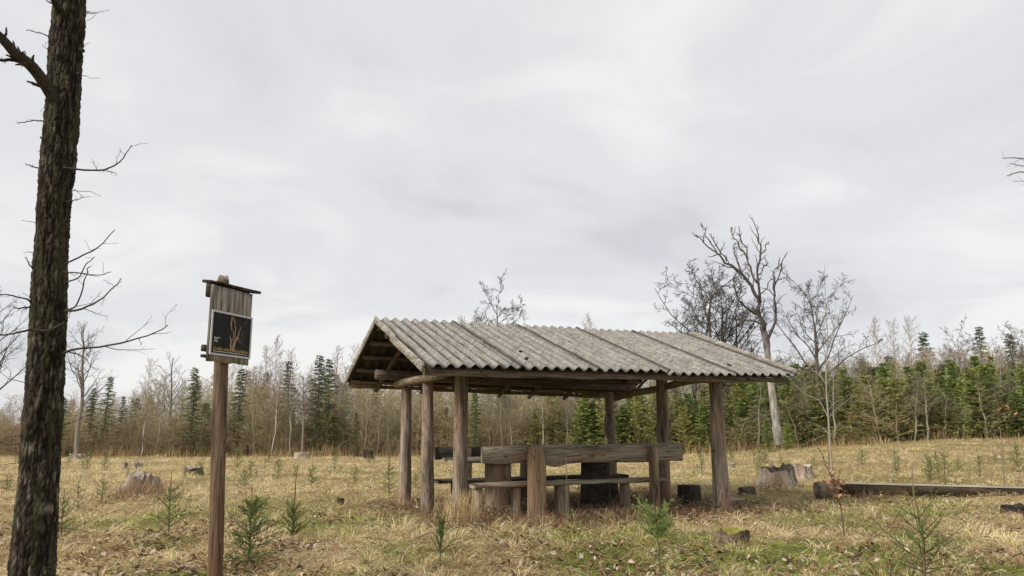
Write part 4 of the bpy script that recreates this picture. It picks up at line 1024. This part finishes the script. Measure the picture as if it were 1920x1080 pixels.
# the plantation and the wood go on beyond the frame
for a_, b_ in ((1980, 2700), (-700, -60)):
    for k_ in range(34):
        px = rng.uniform(a_, b_); kd = ('young', 'spruce', 'pale')[k_ % 3] if a_ > 0 else ('brush', 'olive', 'birch')[k_ % 3]
        P_, Hp, txt = kinds[kd]; place(P_[k_ % len(P_)], Hp, px, topline(px) + rng.uniform(0, 80), edgeY(px) + rng.uniform(0, 6), f'{txt} beyond the frame edge', f'{gnames[kd]} beyond the frame', sx=1.15)

# the far mass of the wood behind them, and the brush along its foot
def mass(name, items, n, x0, x1, dY, mat):
    Vs, Fs, Cs, o = [], {}, [], 0
    for k in range(n):
        P_, Hp = items[k % len(items)]; pr = P_[int(rng.integers(len(P_)))]
        px = rng.uniform(x0, x1); Y = edgeY(px) + rng.uniform(*dY); ty = topline(px) + rng.uniform(4, 30); r_ = ray(px, ty); x = r_[0] / r_[1] * Y; z0 = H(x, Y); s = (CZ + r_[2] / r_[1] * Y - z0) / pr['H']
        (V, F), c = pr['crown']; a = rng.uniform(0, 6.28); ca, sa = math.cos(a), math.sin(a)
        V = np.stack([(V[:, 0] * ca - V[:, 1] * sa) * s + x, (V[:, 0] * sa + V[:, 1] * ca) * s + Y, V[:, 2] * s + z0], 1)
        if isinstance(F, np.ndarray): F = [F]
        for f in F: Fs.setdefault(f.shape[1], []).append(f + o)
        Vs.append(V); Cs.append(c); o += len(V)
    obj(name, np.concatenate(Vs), [np.concatenate(v) for v in Fs.values()], M[mat], col=np.concatenate(Cs), kind='stuff')
mass('far_bare_woods', [(P_brush, 7), (P_olive, 7), (P_birch, 7)], 28, -400, 2350, (7, 28), 'twig')
mass('far_spruce_woods', [(P_spruce, 8)], 22, -150, 1350, (16, 34), 'needle')

def build_brush():
    n = 13000; px = rng.uniform(-300, 2250, n); dY = rng.uniform(-1.2, 12, n) ; Y = np.interp(px, [0, 700, 1100, 1400, 1700, 1920], [51, 51, 50, 46, 43, 41]) + dY
    X = (px - 960) / FPX * Y / math.cos(PITCH) * 1.0; X = (px - 960) / (FPX * math.cos(PITCH) - (-255) * math.sin(PITCH) * -1) * Y
    Z = np.ravel(hfun(X, Y)); hgt = rng.uniform(.5, 3.0, n) * np.where(dY < 1, .55, 1.); ri = px > 1330
    hgt = np.where(ri, hgt * .6, hgt)
    P = np.zeros((n, 4, 3)); az = rng.uniform(0, 6.28, n); le = rng.uniform(0, .35, n)
    for q in range(4): P[:, q] = np.stack([X + np.cos(az) * le * hgt * (q / 3) ** 1.4, Y + np.sin(az) * le * hgt * (q / 3) ** 1.4, Z + hgt * q / 3], 1)
    R = np.repeat(np.linspace(.011, .004, 4)[None], n, 0)
    a, b, idx, _ = kids(rng, P, R, 3, .1, .98, 34, .42, 3, .04, .15, .5, .0055)
    c = np.where(rng.random((n, 1)) < .55, np.array([[.26, .165, .105]]), np.array([[.30, .24, .145]])); c = np.where(ri[:, None] & (rng.random((n, 1)) < .6), np.array([[.46, .38, .22]]), c) * rng.uniform(.6, 1.25, (n, 1))
    V, F = join([tubes(P, R, 3), tubes(a, b, 3)])
    obj('undergrowth', V, F, M['twig'], col=np.concatenate([np.repeat(c, 12, 0), np.repeat(c[idx], 9, 0)]), kind='stuff')
    # tall dry reed grass along the foot of the wood
    n = 11000; px = rng.uniform(-60, 1990, n); Y = np.interp(px, [0, 700, 1100, 1400, 1700, 1920], [51, 51, 50, 46, 43, 41]) + rng.uniform(-2.5, 2.0, n); X = (px - 960) / (FPX * math.cos(PITCH) - 255 * math.sin(PITCH)) * Y; Z = np.ravel(hfun(X, Y))
    V, F, c = blades(X, Y, Z, rng.uniform(.2, .8, n) * np.clip(fbm(X * .5, Y * .5, 5, 2).ravel() * 3 - .9, .15, 1.3), rng.uniform(.012, .022, n), rng.uniform(0, 6.28, n), rng.uniform(0, .25, n), rng.uniform(.3, 1.0, n), (TAN + rng.uniform(-.08, .14, (n, 1))) * np.array([[1., 1., .9]]), 4)
    obj('reed_grass', V, F, M['grass'], col=c, kind='stuff')
build_brush()

# ------------------------------------------------------------------ the dead snag, with limbs measured on it
def snag():
    Y = 43.5
    root_p = W(1458, 800, Y); root_p[2] = H(root_p[0], Y)
    root = empty('dead_tree', root_p, 0, label='tall dead tree with pale barkless trunk and bare forked antler limbs', cat='tree')
    L = lambda pts, y0=40., y1=39.: [W(a, b, 3.5 + y0 + (y1 - y0) * q / (len(pts) - 1)) for q, (a, b) in enumerate(pts)]
    def dep(r_px): return r_px * 43.5 / FPX
    tk = L([(1461, 835), (1455, 790), (1447, 730), (1440, 670), (1436, 635), (1428, 610)], 40, 40); V, F = pole(tk, [dep(v) for v in (8.5, 7.5, 6.2, 5.8, 5.8, 5)], 7, S=24, K=90, rough=.16)
    pale = np.array([.40, .36, .31]); dk = np.array([.10, .085, .078])
    zc = V[:, 2]; k = sstep(4.6, 6.2, zc)[:, None]; n_ = (vn3(V[:, 0] * 14, V[:, 1] * 14, V[:, 2] * 1.6, 5) * .6 + vn3(V[:, 0] * 5, V[:, 1] * 5, V[:, 2] * 3, 6) * .4)[:, None] ** 1.5 * 1.5
    obj('trunk', V, F, M['trunk'], root, col=(pale * (1 - k) + dk * 1.5 * k) * (.15 + 1.1 * n_))
    limbs = [([(1432, 622), (1424, 590), (1420, 560), (1410, 540), (1395, 520), (1380, 505), (1362, 490), (1345, 475), (1325, 460), (1308, 440)], 8, 1.6, 39.0), ([(1424, 590), (1425, 560), (1421, 520), (1424, 490), (1425, 460), (1421, 440), (1410, 410)], 6, 1.4, 40.5),
             ([(1438, 640), (1452, 610), (1456, 580), (1453, 550), (1455, 530), (1465, 505), (1472, 480)], 5.5, 1.5, 39.5), ([(1453, 555), (1450, 530), (1452, 505), (1462, 490)], 3, 1.2, 40.2),
             ([(1418, 590), (1395, 575), (1383, 560), (1375, 535), (1378, 520)], 4, 1.5, 38.5), ([(1420, 530), (1408, 505), (1400, 485), (1388, 460), (1375, 440), (1372, 425)], 4.2, 1.4, 41), ([(1400, 485), (1392, 455), (1384, 430)], 2.6, 1.2, 40),
             ([(1424, 480), (1434, 465), (1440, 452)], 2.4, 1.0, 40), ([(1423, 515), (1432, 500), (1439, 488)], 2.6, 1., 41), ([(1424, 560), (1436, 540), (1446, 522)], 2.4, .9, 39),
             ([(1395, 520), (1385, 495), (1378, 475), (1381, 455)], 2.6, 1.1, 41), ([(1362, 490), (1350, 470), (1337, 450), (1333, 435)], 2.4, 1., 39), ([(1345, 475), (1330, 450), (1318, 428), (1314, 422)], 2.2, .9, 39.5),
             ([(1410, 540), (1403, 520), (1405, 505)], 2.2, 1, 39), ([(1430, 610), (1410, 600), (1390, 598), (1372, 580)], 4, 1.3, 41), ([(1442, 690), (1455, 680), (1465, 676)], 2.4, 1, 39)]
    r = np.random.default_rng(3); tv = []
    for pts, a, b, y1 in limbs:
        p = L(pts, 40, y1); p = poly(p, len(p) * 2 + 1); p[1:] += r.normal(0, dep(1.6), p[1:].shape); V, F = pole(p, [dep(a * .54), dep((a + b) * .26), dep(b * .5)], int(a * 10), S=8, K=24, rough=.12); P = poly(p, 12)
        obj('limb', V, F, M['trunk'], root, col=np.tile(dk[None] * 1.0, (len(V), 1)))
        c_, d_, _, _ = kids(r, P[None], np.full((1, 12), dep(b)), 9, .25, 1., 38, .24, 5, .06, .25, .8, .013); tv.append(tubes(c_, d_, 4)); e_, f_, _, _ = kids(r, c_, d_, 2, .3, 1., 35, .5, 3, .03, .2, .7, .010); tv.append(tubes(e_, f_, 3))
    V, F = join(tv); obj('twigs', V, F, M['twig'], root, col=np.tile(dk[None], (len(V), 1)), kind='stuff')
snag()
for px_, ty_, l_ in ((1438, 782, 'low young spruce hiding the foot of the dead tree'), (1474, 790, 'lower young spruce at the foot of the dead tree, beside the first')): place(P_young[0], 5, px_, ty_, 42.0, l_, sx=.5)

# ------------------------------------------------------------------ small spruces scattered over the clearing
def needle_tree(seed, H_, width, whorls, nb, dens=1., leader=.25, top_heavy=0., start=.08, green=((.085, .135, .035), (.27, .36, .095)), up=40, nl=.016, lat=5, gaps=0., dead=False):
    r = np.random.default_rng(seed)
    K0 = 10; z = np.linspace(0, H_, K0); T = np.stack([np.cumsum(r.normal(0, .004, K0)) * H_ * 2, np.cumsum(r.normal(0, .004, K0)) * H_ * 2, z], 1); T[:, :2] -= T[0, :2]; T[0, 2] = -.06
    R0 = np.linspace(1, .25, K0) * (.006 + .007 * H_)
    hs = np.linspace(start, 1 - leader, whorls); B = []; RB = []
    for w_, h in enumerate(hs):
        if r.random() < gaps: continue
        f = (1 - h) ** .8 + .20 if top_heavy <= 0 else (h ** top_heavy)
        for q in range(nb):
            hh = (h + r.uniform(-.035, .035)) * H_; a = q * 2 * np.pi / nb + w_ * 1.1 + r.uniform(-.3, .3); Lb = width * f * r.uniform(.4, 1.15); el = np.radians(up + 30 * h + r.uniform(-16, 16))
            if r.random() < .12: continue
            p0 = np.array([np.interp(hh, z, T[:, 0]), np.interp(hh, z, T[:, 1]), hh]); pts = [p0]
            for s_ in range(4):
                d = np.array([math.cos(a) * math.cos(el), math.sin(a) * math.cos(el), math.sin(el)]); pts.append(pts[-1] + d * Lb / 4); el += .06; a += r.normal(0, .06)
            B.append(pts); RB.append(np.linspace(.0035 + .002 * H_, .0018, 5))
    B = np.array(B); RB = np.array(RB)
    S2, R2, _, _ = kids(r, B, RB, lat, .2, .9, 42, .42, 4, .02, .08, .6, .0016)
    shoots = [(B, 1.0), (S2, 1.0)]
    parts = [tubes(B, RB, 4), tubes(S2, R2, 3)]; cols = [np.tile([[.12, .085, .05]], (len(parts[0][0]), 1)), np.tile([[.13, .10, .05]], (len(parts[1][0]), 1))]
    # leader carries needles too
    top = T[int(K0 * (1 - leader)) - 1:]; Pl = poly(top, 5)[None]; shoots.append((Pl, .6))
    if not dead:
        for P, dn in shoots:
            Ls = np.linalg.norm(np.diff(P, axis=1), axis=2).sum(1).mean(); n = max(8, int(Ls / .0022 * dens * dn)); N = len(P)
            idx = np.repeat(np.arange(N), n); t = r.random(N * n); f = np.clip(t, .02, .999) * (P.shape[1] - 1); i0 = f.astype(int); f = (f - i0)[:, None]
            p = P[idx, i0] * (1 - f) + P[idx, i0 + 1] * f; Tn = P[idx, i0 + 1] - P[idx, i0]; Tn /= np.linalg.norm(Tn, axis=1, keepdims=True) + 1e-9
            D = Tn * .75 + r.normal(0, .62, Tn.shape); D[:, 2] += .12; D /= np.linalg.norm(D, axis=1, keepdims=True); Ln = (nl * r.uniform(.7, 1.25, N * n))[:, None]
            Q = np.cross(D, r.normal(0, 1, D.shape)); Q /= np.linalg.norm(Q, axis=1, keepdims=True) + 1e-9; wv = nl * .085
            V = np.stack([p - Q * wv, p + Q * wv, p + D * Ln], 1).reshape(-1, 3); F = np.arange(N * n * 3).reshape(-1, 3)
            u = (r.random(N * n) * .6 + .4 * t)[:, None]; c = (np.array([green[0]]) * (1 - u) + np.array([green[1]]) * u) * r.uniform(.7, 1.3, (N * n, 1))
            parts.append((V, F)); cols.append(np.repeat(c, 3, 0))
    V, F = join(parts)
    # join() keeps vertex order, so the colours can simply be stacked
    Vt, Ft = tubes(T[None], R0[None], 7)
    return (Vt, Ft), np.tile([[.16, .115, .07]], (len(Vt), 1)), (V, F), np.concatenate(cols)
S_near = proto('young_spruce', 'small spruce', *needle_tree(201, 1., .46, 10, 7, 1.15, .26, lat=7, up=14, nl=.021), cmat='needle')
S_near2 = proto('young_spruce', 'small spruce', *needle_tree(202, 1., .44, 7, 5, .7, .34, lat=5, up=20, nl=.020, gaps=.1), cmat='needle')
S_mid = [proto('spruce_sapling', 'small spruce', *needle_tree(210 + k, 1., .36 + .05 * k, 6, 5, .45, .34, nl=.032, lat=4, up=16), cmat='needle') for k in range(3)]
S_thin = [proto('spruce_sapling', 'small spruce', *needle_tree(220 + k, 1., .24, 5, 4, .5, .42, nl=.024, lat=3, gaps=.15), cmat='needle') for k in range(2)]
S_spike = proto('young_spruce', 'small spruce', *needle_tree(231, 1., .24, 7, 6, .9, .62, start=.05, nl=.016), cmat='needle')
_g = ((.10, .15, .04), (.38, .47, .14))
_a = needle_tree(241, 1., .42, 4, 8, .8, .10, top_heavy=.2, start=.66, nl=.036, lat=4, up=10, green=_g); _b = needle_tree(242, 1., .17, 5, 5, .35, .5, start=.08, nl=.024, lat=3, up=8, green=_g)
_c = join([_a[2], _b[2]])
_ka = [len(_a[2][0])]
S_brush = proto('young_pine', 'small pine', _a[0], _a[1], _c, np.concatenate([_a[3], _b[3]]), cmat='needle')
S_arm = proto('spruce_sapling', 'small spruce', *needle_tree(251, 1., .42, 5, 5, 1.3, .22, start=.35, nl=.024, up=38), cmat='needle')
S_dead = proto('dead_sapling', 'dead sapling', *needle_tree(261, 1., .34, 3, 4, .1, .3, dead=True, lat=2, start=.4), cmat='twig')
def sap(pr, px, by, ty, label, group=None, sx=1., Y=None, rz=None):
    g = G(px, by) if Y is None else np.array([0, 0, 0.])
    if Y is not None: r_ = ray(px, by); g = np.array([r_[0] / r_[1] * Y, Y, 0]); g[2] = H(g[0], g[1])
    r_ = ray(px, ty); z1 = CZ + r_[2] / r_[1] * g[1]; h = (z1 - g[2]) / max(1., pr['H'])
    return put(pr, g - np.array([0, 0, .01]), rng.uniform(0, 6.28) if rz is None else rz, (h * sx, h * sx, h), label, group)
sap(S_near, 462, 1075, 905, 'bushy dark green spruce close to the notice board post', sx=1.0)
sap(S_spike, 552, 1025, 868, 'young spruce with a long bare brown leader above low bushy branches', sx=1.25)
sap(S_brush, 1237, 1092, 920, 'small pine with a dense bright brush top in front of the bench', sx=1.05, Y=6.15)
sap(S_arm, 825, 1075, 952, 'thin sapling with a few raised arms in front of the near corner post', sx=1.0)
sap(S_near2, 1733, 1092, 905, 'sparse wide spruce in front of the split log', sx=1.15, Y=6.1, rz=2.2)
sap(S_mid[0], 315, 1006, 880, 'open spruce sapling in front of the broad old stump', sx=1.0)
sap(S_mid[1], 190, 947, 886, 'spruce sapling beside the broad old stump', sx=1.1)
sap(S_thin[0], 146, 955, 888, 'narrow spruce sapling between the trunk and the broad old stump', sx=1.2)
sap(S_mid[2], 113, 1014, 912, 'dark spruce sapling growing against the big trunk')
sap(S_mid[0], 12, 925, 880, 'spruce sapling behind the big leaning trunk at the frame edge')
sap(S_mid[1], 584, 921, 862, 'bushy spruce sapling halfway between notice board and shelter')
sap(S_mid[2], 667, 909, 866, 'small spruce sapling in pale grass before the far birches', sx=1.1)
sap(S_mid[0], 729, 925, 859, 'spruce sapling just in front of the shelter\'s outer post', sx=1.1)
sap(S_mid[1], 778, 915, 878, 'spruce sapling seen between the first two shelter posts')
sap(S_mid[2], 457, 922, 868, 'leaning spruce sapling above the bushy dark green spruce')
sap(S_thin[1], 480, 900, 872, 'small thin spruce sapling behind the bushy dark green spruce')
sap(S_thin[0], 496, 886, 852, 'thin sapling out in the pale grass behind the notice board')
sap(S_arm, 1501, 986, 944, 'little spruce sapling on bare ground before the big cut stump', sx=1.0)
sap(S_mid[1], 1682, 896, 855, 'spruce sapling above the middle of the split log', sx=.9)
sap(S_mid[0], 1798, 881, 852, 'spruce sapling on the slope behind the split log', sx=1.1)
sap(S_mid[2], 1772, 908, 888, 'tiny spruce sapling just behind the split log')
sap(S_thin[1], 1866, 868, 838, 'thin spruce sapling beside the tall bare sapling')
sap(S_mid[0], 1302, 897, 874, 'spruce sapling between the shelter\'s two end posts')
sap(S_mid[2], 1527, 880, 850, 'spruce sapling beside the second stump')
sap(S_mid[1], 940, 903, 872, 'tiny spruce sapling seen through the gap under the backrest')
sap(S_mid[1], 1340, 880, 858, 'spruce sapling behind the end post at the field edge')
sap(S_thin[0], 345, 900, 868, 'thin spruce sapling next to the low dark stump')
sap(S_mid[0], 238, 905, 868, 'spruce sapling at the back of the broad old stump', sx=.8)
sap(S_dead, 926, 1000, 930, 'dead pale sapling with bare crossed twigs in front of the bench', sx=.9)
sap(S_dead, 1085, 975, 890, 'dry brown sapling stem in front of the bench seat', sx=.4)
k = 0
for _ in range(400):
    px, py = rng.uniform(0, 1915), rng.uniform(866, 905)
    if 760 < px < 1270 and rng.random() < .8: continue
    g = G(px, py)
    if g[1] > 48 or g[1] < 13: continue
    side = zone(px)
    put(S_mid[k % 3] if k % 3 else S_thin[k % 2], g, rng.uniform(0, 6.28), (float(rng.uniform(.4, .8)),) * 2 + (float(rng.uniform(.45, .95)),), f'tiny seedling in pale grass, {side}', f'seedlings far out {side}'); k += 1
    if k > 46: break

# slender bare sapling, leafy oak sapling, tall thin sapling
def slim(name, label, cat, stem, Y, r0, r1, side, twn, col, leaves=None, seed=1, up=.08):
    r = np.random.default_rng(seed); P = poly([W(a, b, Y) for a, b in stem], 16); P[0, 2] = min(P[0, 2], H(P[0, 0], Y)) - .03
    root = empty(name, (P[0, 0], Y, H(P[0, 0], Y)), 0, label=label, cat=cat); R = np.linspace(r0, r1, 16)
    V, F = tubes(P[None], R[None], 8); obj('stem', V, F, M['trunk'], root, col=np.tile([col], (len(V), 1)))
    tv = []
    for pts, a in side:
        p = poly([W(x, y, Y + dy) for x, y, dy in pts], 10); R_ = np.linspace(a, a * .3, 10); tv.append(tubes(p[None], R_[None], 5)); c_, d_, _, _ = kids(r, p[None], R_[None], 5, .2, .95, 38, .28, 4, up, .15, .5, .003); tv.append(tubes(c_, d_, 3))
    if twn:
        c_, d_, _, _ = kids(r, P[None], R[None], twn, .3, .98, 40, .12, 5, up, .12, .4, .003); tv.append(tubes(c_, d_, 3)); e_, f_, _, _ = kids(r, c_, d_, 3, .2, .95, 38, .4, 3, up, .15, .6, .0025); tv.append(tubes(e_, f_, 3))
    V, F = join(tv); obj('twigs', V, F, M['twig'], root, col=np.tile([[c * .9 for c in col]], (len(V), 1)), kind='stuff')
    if leaves:
        cx, cy, n, rad = leaves; c0 = W(cx, cy, Y); C = c0 + r.normal(0, 1, (n, 3)) * np.array([rad * .8, rad, rad * 1.3]); sz = r.uniform(.02, .045, n)[:, None]; A = r.normal(0, 1, (n, 3)); A /= np.linalg.norm(A, axis=1, keepdims=True); B = np.cross(A, r.normal(0, 1, (n, 3))); B /= np.linalg.norm(B, axis=1, keepdims=True); Nn = np.cross(A, B)
        V = np.stack([C - A * sz, C - B * sz * .55 + Nn * sz * .3, C + A * sz, C + B * sz * .55 + Nn * sz * .3], 1).reshape(-1, 3); obj('dry_leaves', V, np.arange(n * 4).reshape(-1, 4), M['leaf'], root, col=np.repeat(np.array([[.34, .19, .11]]) * r.uniform(.6, 1.4, (n, 1)), 4, 0), kind='stuff')
    return root
slim('bare_sapling', 'slender pale bare sapling with long upswept branches behind the second stump', 'sapling', [(1560, 884), (1556, 830), (1553, 780), (1549, 720), (1550, 670), (1552, 640), (1548, 570), (1546, 495)], 21.0, .034, .005,
     [([(1550, 720, 0), (1533, 700, .2), (1518, 688, .3), (1508, 662, .4)], .013), ([(1549, 722, 0), (1558, 705, -.2), (1565, 680, -.3), (1562, 660, -.3)], .012), ([(1551, 780, 0), (1535, 750, .2), (1510, 740, .4), (1485, 715, .5)], .012), ([(1553, 785, 0), (1570, 765, -.2), (1590, 750, -.3), (1600, 742, -.4)], .011),
      ([(1553, 640, 0), (1570, 600, .1), (1582, 565, .2), (1596, 545, .3)], .010), ([(1551, 660, 0), (1560, 630, .1), (1566, 590, .3), (1564, 530, .3)], .009), ([(1555, 815, 0), (1540, 800, .2), (1515, 790, .3)], .009), ([(1556, 820, 0), (1570, 800, .2), (1574, 790, .3)], .012), ([(1551, 700, 0), (1580, 690, .3), (1600, 672, .5)], .012)], 22, (.33, .29, .22), seed=4)
slim('oak_sapling', 'thin curved oak sapling holding a clump of dry brown leaves over the split log', 'sapling', [(1581, 985), (1577, 955), (1568, 920), (1557, 890), (1546, 865), (1538, 845), (1528, 830)], 8.7, .010, .003,
     [([(1557, 890, 0), (1545, 885, .1), (1535, 882, .15)], .004), ([(1566, 915, 0), (1572, 895, -.1), (1578, 880, -.1)], .004)], 7, (.14, .10, .075), leaves=(1566, 905, 60, .055), seed=5)
slim('bare_sapling', 'tall thin bare sapling on the slope beyond the split log', 'sapling', [(1886, 962), (1884, 920), (1880, 870), (1877, 830), (1876, 805)], 13.5, .016, .005,
     [([(1880, 836, 0), (1892, 825, .1), (1905, 815, .2)], .007), ([(1879, 845, 0), (1870, 832, .1), (1862, 815, .2)], .006)], 9, (.24, .19, .14), leaves=(1878, 768, 26, .10), seed=6)
slim('bare_sapling', 'long thin shoot leaning beside the wide sparse spruce', 'sapling', [(1712, 1050), (1690, 1022), (1662, 998), (1636, 972)], 6.6, .006, .003, [([(1690, 1022, 0), (1680, 1010, .1), (1676, 995, .1)], .003)], 4, (.15, .15, .07), seed=7)
for px, by, ty, lab in ((1208, 962, 915, 'pale dry flower stalk standing against the thin bench post'), (1062, 985, 855, 'thin dark dead stalk rising in front of the long backrest'), (1711, 968, 870, 'upright brown spike rising before the middle of the split log'), (1448, 996, 935, 'thin brown stalk on the bare ground near the big cut stump')):
    y_ = G(px, by)[1]; slim('dry_stalk', lab, 'dry stalk', [(px, by), (px + 1, (by + ty) / 2), (px - 1, ty)], y_, .006, .003, [], 5, (.22, .17, .12), seed=px)

slim('bare_tree', 'bare branch tips reaching in from a tree beyond the frame edge', 'tree', [(2050, 900), (2048, 700), (2046, 500), (2040, 360), (2030, 200), (2025, 80)], 16.0, .12, .04,
     [([(2040, 390, 0), (2000, 352, .2), (1955, 330, .3), (1915, 322, .4), (1888, 330, .4)], .030), ([(2040, 370, 0), (1990, 325, .3), (1945, 303, .4), (1905, 296, .5), (1880, 297, .5)], .026), ([(1990, 345, .2), (1950, 318, .2), (1915, 311, .2), (1892, 306, .2)], .018), ([(2000, 352, .2), (1960, 345, .1), (1925, 340, .1), (1900, 340, .1)], .014)], 60, (.12, .10, .085), seed=9, up=.04)

# ------------------------------------------------------------------ stumps, split log
def stump(px, py, wpx, hpx, label, mat='stump', hollow=.0, flare=.35, seed=1, top='stumptop', cat='stump', rough=.10, spike=0., roots=5, name='tree_stump', ragged=.45):
    g = G(px, py); dist = math.hypot(g[1], 0) * 1.0; R = wpx * dist / FPX / 2; Hh = hpx * dist / FPX; S, K = 40, 12
    th = np.arange(S) * 2 * np.pi / S; c, s = np.cos(th), np.sin(th); V = []
    for k_ in range(K):
        f = k_ / (K - 1); fl = 1 + flare * (1 - f) ** 2.2; ridges = 1 + .16 * np.sin(th * roots + seed) * (1 - f) ** 1.2 + (vn3(c * 3 + 5, s * 3 + 5, f * 1.2, seed) - .5) * rough * 3
        edge = (vn3(c * 2.5 + 9, s * 2.5 + 9, seed, seed + 2) - .5) * ragged * Hh * sstep(.6, 1., f) + (vn3(c * 7 + 9, s * 7 + 9, seed, seed + 4) - .5) * ragged * .5 * Hh * sstep(.7, 1., f)
        rr_2 = R / (1 + flare * .8) * fl * ridges; V.append(np.stack([g[0] + rr_2 * c, g[1] + rr_2 * s, g[2] - .06 + (Hh + .06) * f + edge], 1))
    body = np.concatenate(V); i = np.arange(K - 1)[:, None] * S + np.arange(S)[None]; j = np.arange(K - 1)[:, None] * S + (np.arange(S)[None] + 1) % S
    root = empty(name, g, 0, label=label, cat=cat); obj('bark', body, np.stack([i, j, j + S, i + S], -1).reshape(-1, 4), M[mat], root, smooth=False)
    rim = V[-1]; cen = rim.mean(0); rings = [rim]
    for q, (f, dz) in enumerate(((.86, .0), (.62, -hollow), (.3, -hollow * 1.3))): rings.append(cen + (rim - cen) * np.array([f, f, .5]) + np.array([0, 0, dz * Hh + .01 * (vn(1. * q, seed, 3)[0])]))
    T = np.concatenate(rings + [cen[None] + (0, 0, -hollow * 1.3 * Hh)]); n = 4; i = np.arange(n - 1)[:, None] * S + np.arange(S)[None]; j = np.arange(n - 1)[:, None] * S + (np.arange(S)[None] + 1) % S
    F = [np.stack([i, j, j + S, i + S], -1).reshape(-1, 4), np.stack([(n - 1) * S + np.arange(S), (n - 1) * S + (np.arange(S) + 1) % S, np.full(S, n * S)], -1)]
    obj('cut_top', T, F, M[top], root)
    if spike:
        p = cen + np.array([-R * .25, 0, 0]); V, F = pole([p, p + (0, 0, spike)], [R * .09, R * .04], 3, S=7, K=6, rough=.15); obj('splinter', V, F, M[mat], root)
    return root
stump(1458, 913, 74, 35, 'big hollow cut stump with grey flaring roots near the split log', hollow=.35, top='stumpdark', seed=3, spike=.15, roots=6)
stump(1503, 896, 44, 23, 'ragged grey stump just behind the big hollow one', seed=4)
stump(262, 925, 86, 28, 'broad old stump overgrown with pink brown dry grass', seed=5, rough=.30, top='stump', flare=.9, roots=7, ragged=.9)
stump(565, 861, 32, 11, 'freshly cut pale stump at the far edge of the field', mat='stumptop', seed=6)
stump(690, 861, 18, 15, 'small charred black stump at the far edge of the field', mat='stumpdark', top='stumpdark', seed=7, rough=.2)
stump(145, 861, 32, 9, 'low grey stump at the forest edge below the wide bare tree', seed=8, top='stump')
stump(233, 880, 13, 13, 'narrow grey stump behind the broad old stump', mat='stump', top='stump', seed=9)
stump(259, 875, 20, 9, 'low rounded grey stump behind the narrow grey stump', seed=10, top='stump')
stump(363, 892, 38, 17, 'low dark decayed stump beside the notice board post', mat='log', top='stump', seed=11)
stump(638, 947, 16, 12, 'dark rotten little stump alone in the tall dry grass', mat='stumpdark', top='stumpdark', seed=13)
stump(1905, 970, 50, 17, 'dark rotten stump cut by the frame edge near the split log', mat='stumpdark', top='stumpdark', seed=15)
stump(1370, 876, 20, 9, 'little grey stump behind the end post at the field edge', seed=16, top='stump')
stump(1400, 928, 40, 12, 'low brown mossy stump in grass before the big hollow stump', mat='log', top='log', seed=17, rough=.2)
ms = stump(1376, 1028, 70, 26, 'low stump capped with yellow green moss near the small pine', mat='log', top='moss', seed=18, rough=.2, flare=.5)

def half_log():
    L0 = G(1546, 934); y0 = L0[1] + .0; x0 = L0[0]; g = L0[2]; x1 = W(2080, 930, y0)[0]
    root = empty('split_log_bench', (x0, y0, H(x0, y0)), 0, label='long split log lying flat side up as a low bench', cat='log bench')
    n, S = 60, 14; R = .19; V = []
    def zg(x): return H(x, y0)
    zt0 = W(1560, 905, y0)[2]; zt1 = W(1900, 914, y0)[2]
    for k in range(n + 1):
        x = x0 + .10 + (x1 - x0) * k / n; zt = zt0 + (zt1 - zt0) * (x - x0) / (W(1900, 916, y0)[0] - x0); rr = R * (1 + .06 * (vn(x * 1.3, 2., 5)[0] - .5) * 2)
        for q in range(S):
            a = math.pi + math.pi * q / (S - 1); w_ = 1 + .06 * (vn3(x * 2, math.cos(a) * 2 + 3, math.sin(a) * 2 + 3, 6).ravel()[0] - .5)
            V.append((x, y0 + rr * math.cos(a) * w_, zt + rr * 1.0 * math.sin(a) * w_))
    V = np.array(V); i = np.arange(n)[:, None] * S + np.arange(S - 1)[None]
    F = [np.stack([i, i + 1, i + S + 1, i + S], -1).reshape(-1, 4), np.arange(S)[None], (n * S + np.arange(S))[None]]
    obj('half_log', V, F, M['log'], root)
    e0 = np.arange(n + 1) * S; rim = np.concatenate([V[e0], V[e0 + S - 1]]); rim[:, 2] += .003; k_ = np.arange(n); rim[:n + 1, 1] -= .006
    obj('flat_top', rim, np.stack([k_, k_ + 1, n + 2 + k_, n + 1 + k_], -1), M['logtop'], root)
    V, F = pole([(x0 - .15, y0 - .05, g + .165), (x0 + .02, y0 - .05, g + .17), (x0 + .19, y0 - .05, g + .175)], [.15, .16, .15], 33, S=22, K=12, rough=.08); obj('end_block', V, F, M['crossbeam'], root)
    c = W(1617, 935, y0)[0]; V, F = block(c - .16, c + .20, y0 - .16, y0 + .16, zg(c) - .1, zt0 - R * .7, 8, rough=.03); obj('support_block', V, F, M['stumpdark'], root)
    c = W(1850, 935, y0)[0]; V, F = block(c - .16, c + .16, y0 - .16, y0 + .16, zg(c) - .1, zt1 - R * .7, 9, rough=.03); obj('support_block', V, F, M['stumpdark'], root)
half_log()
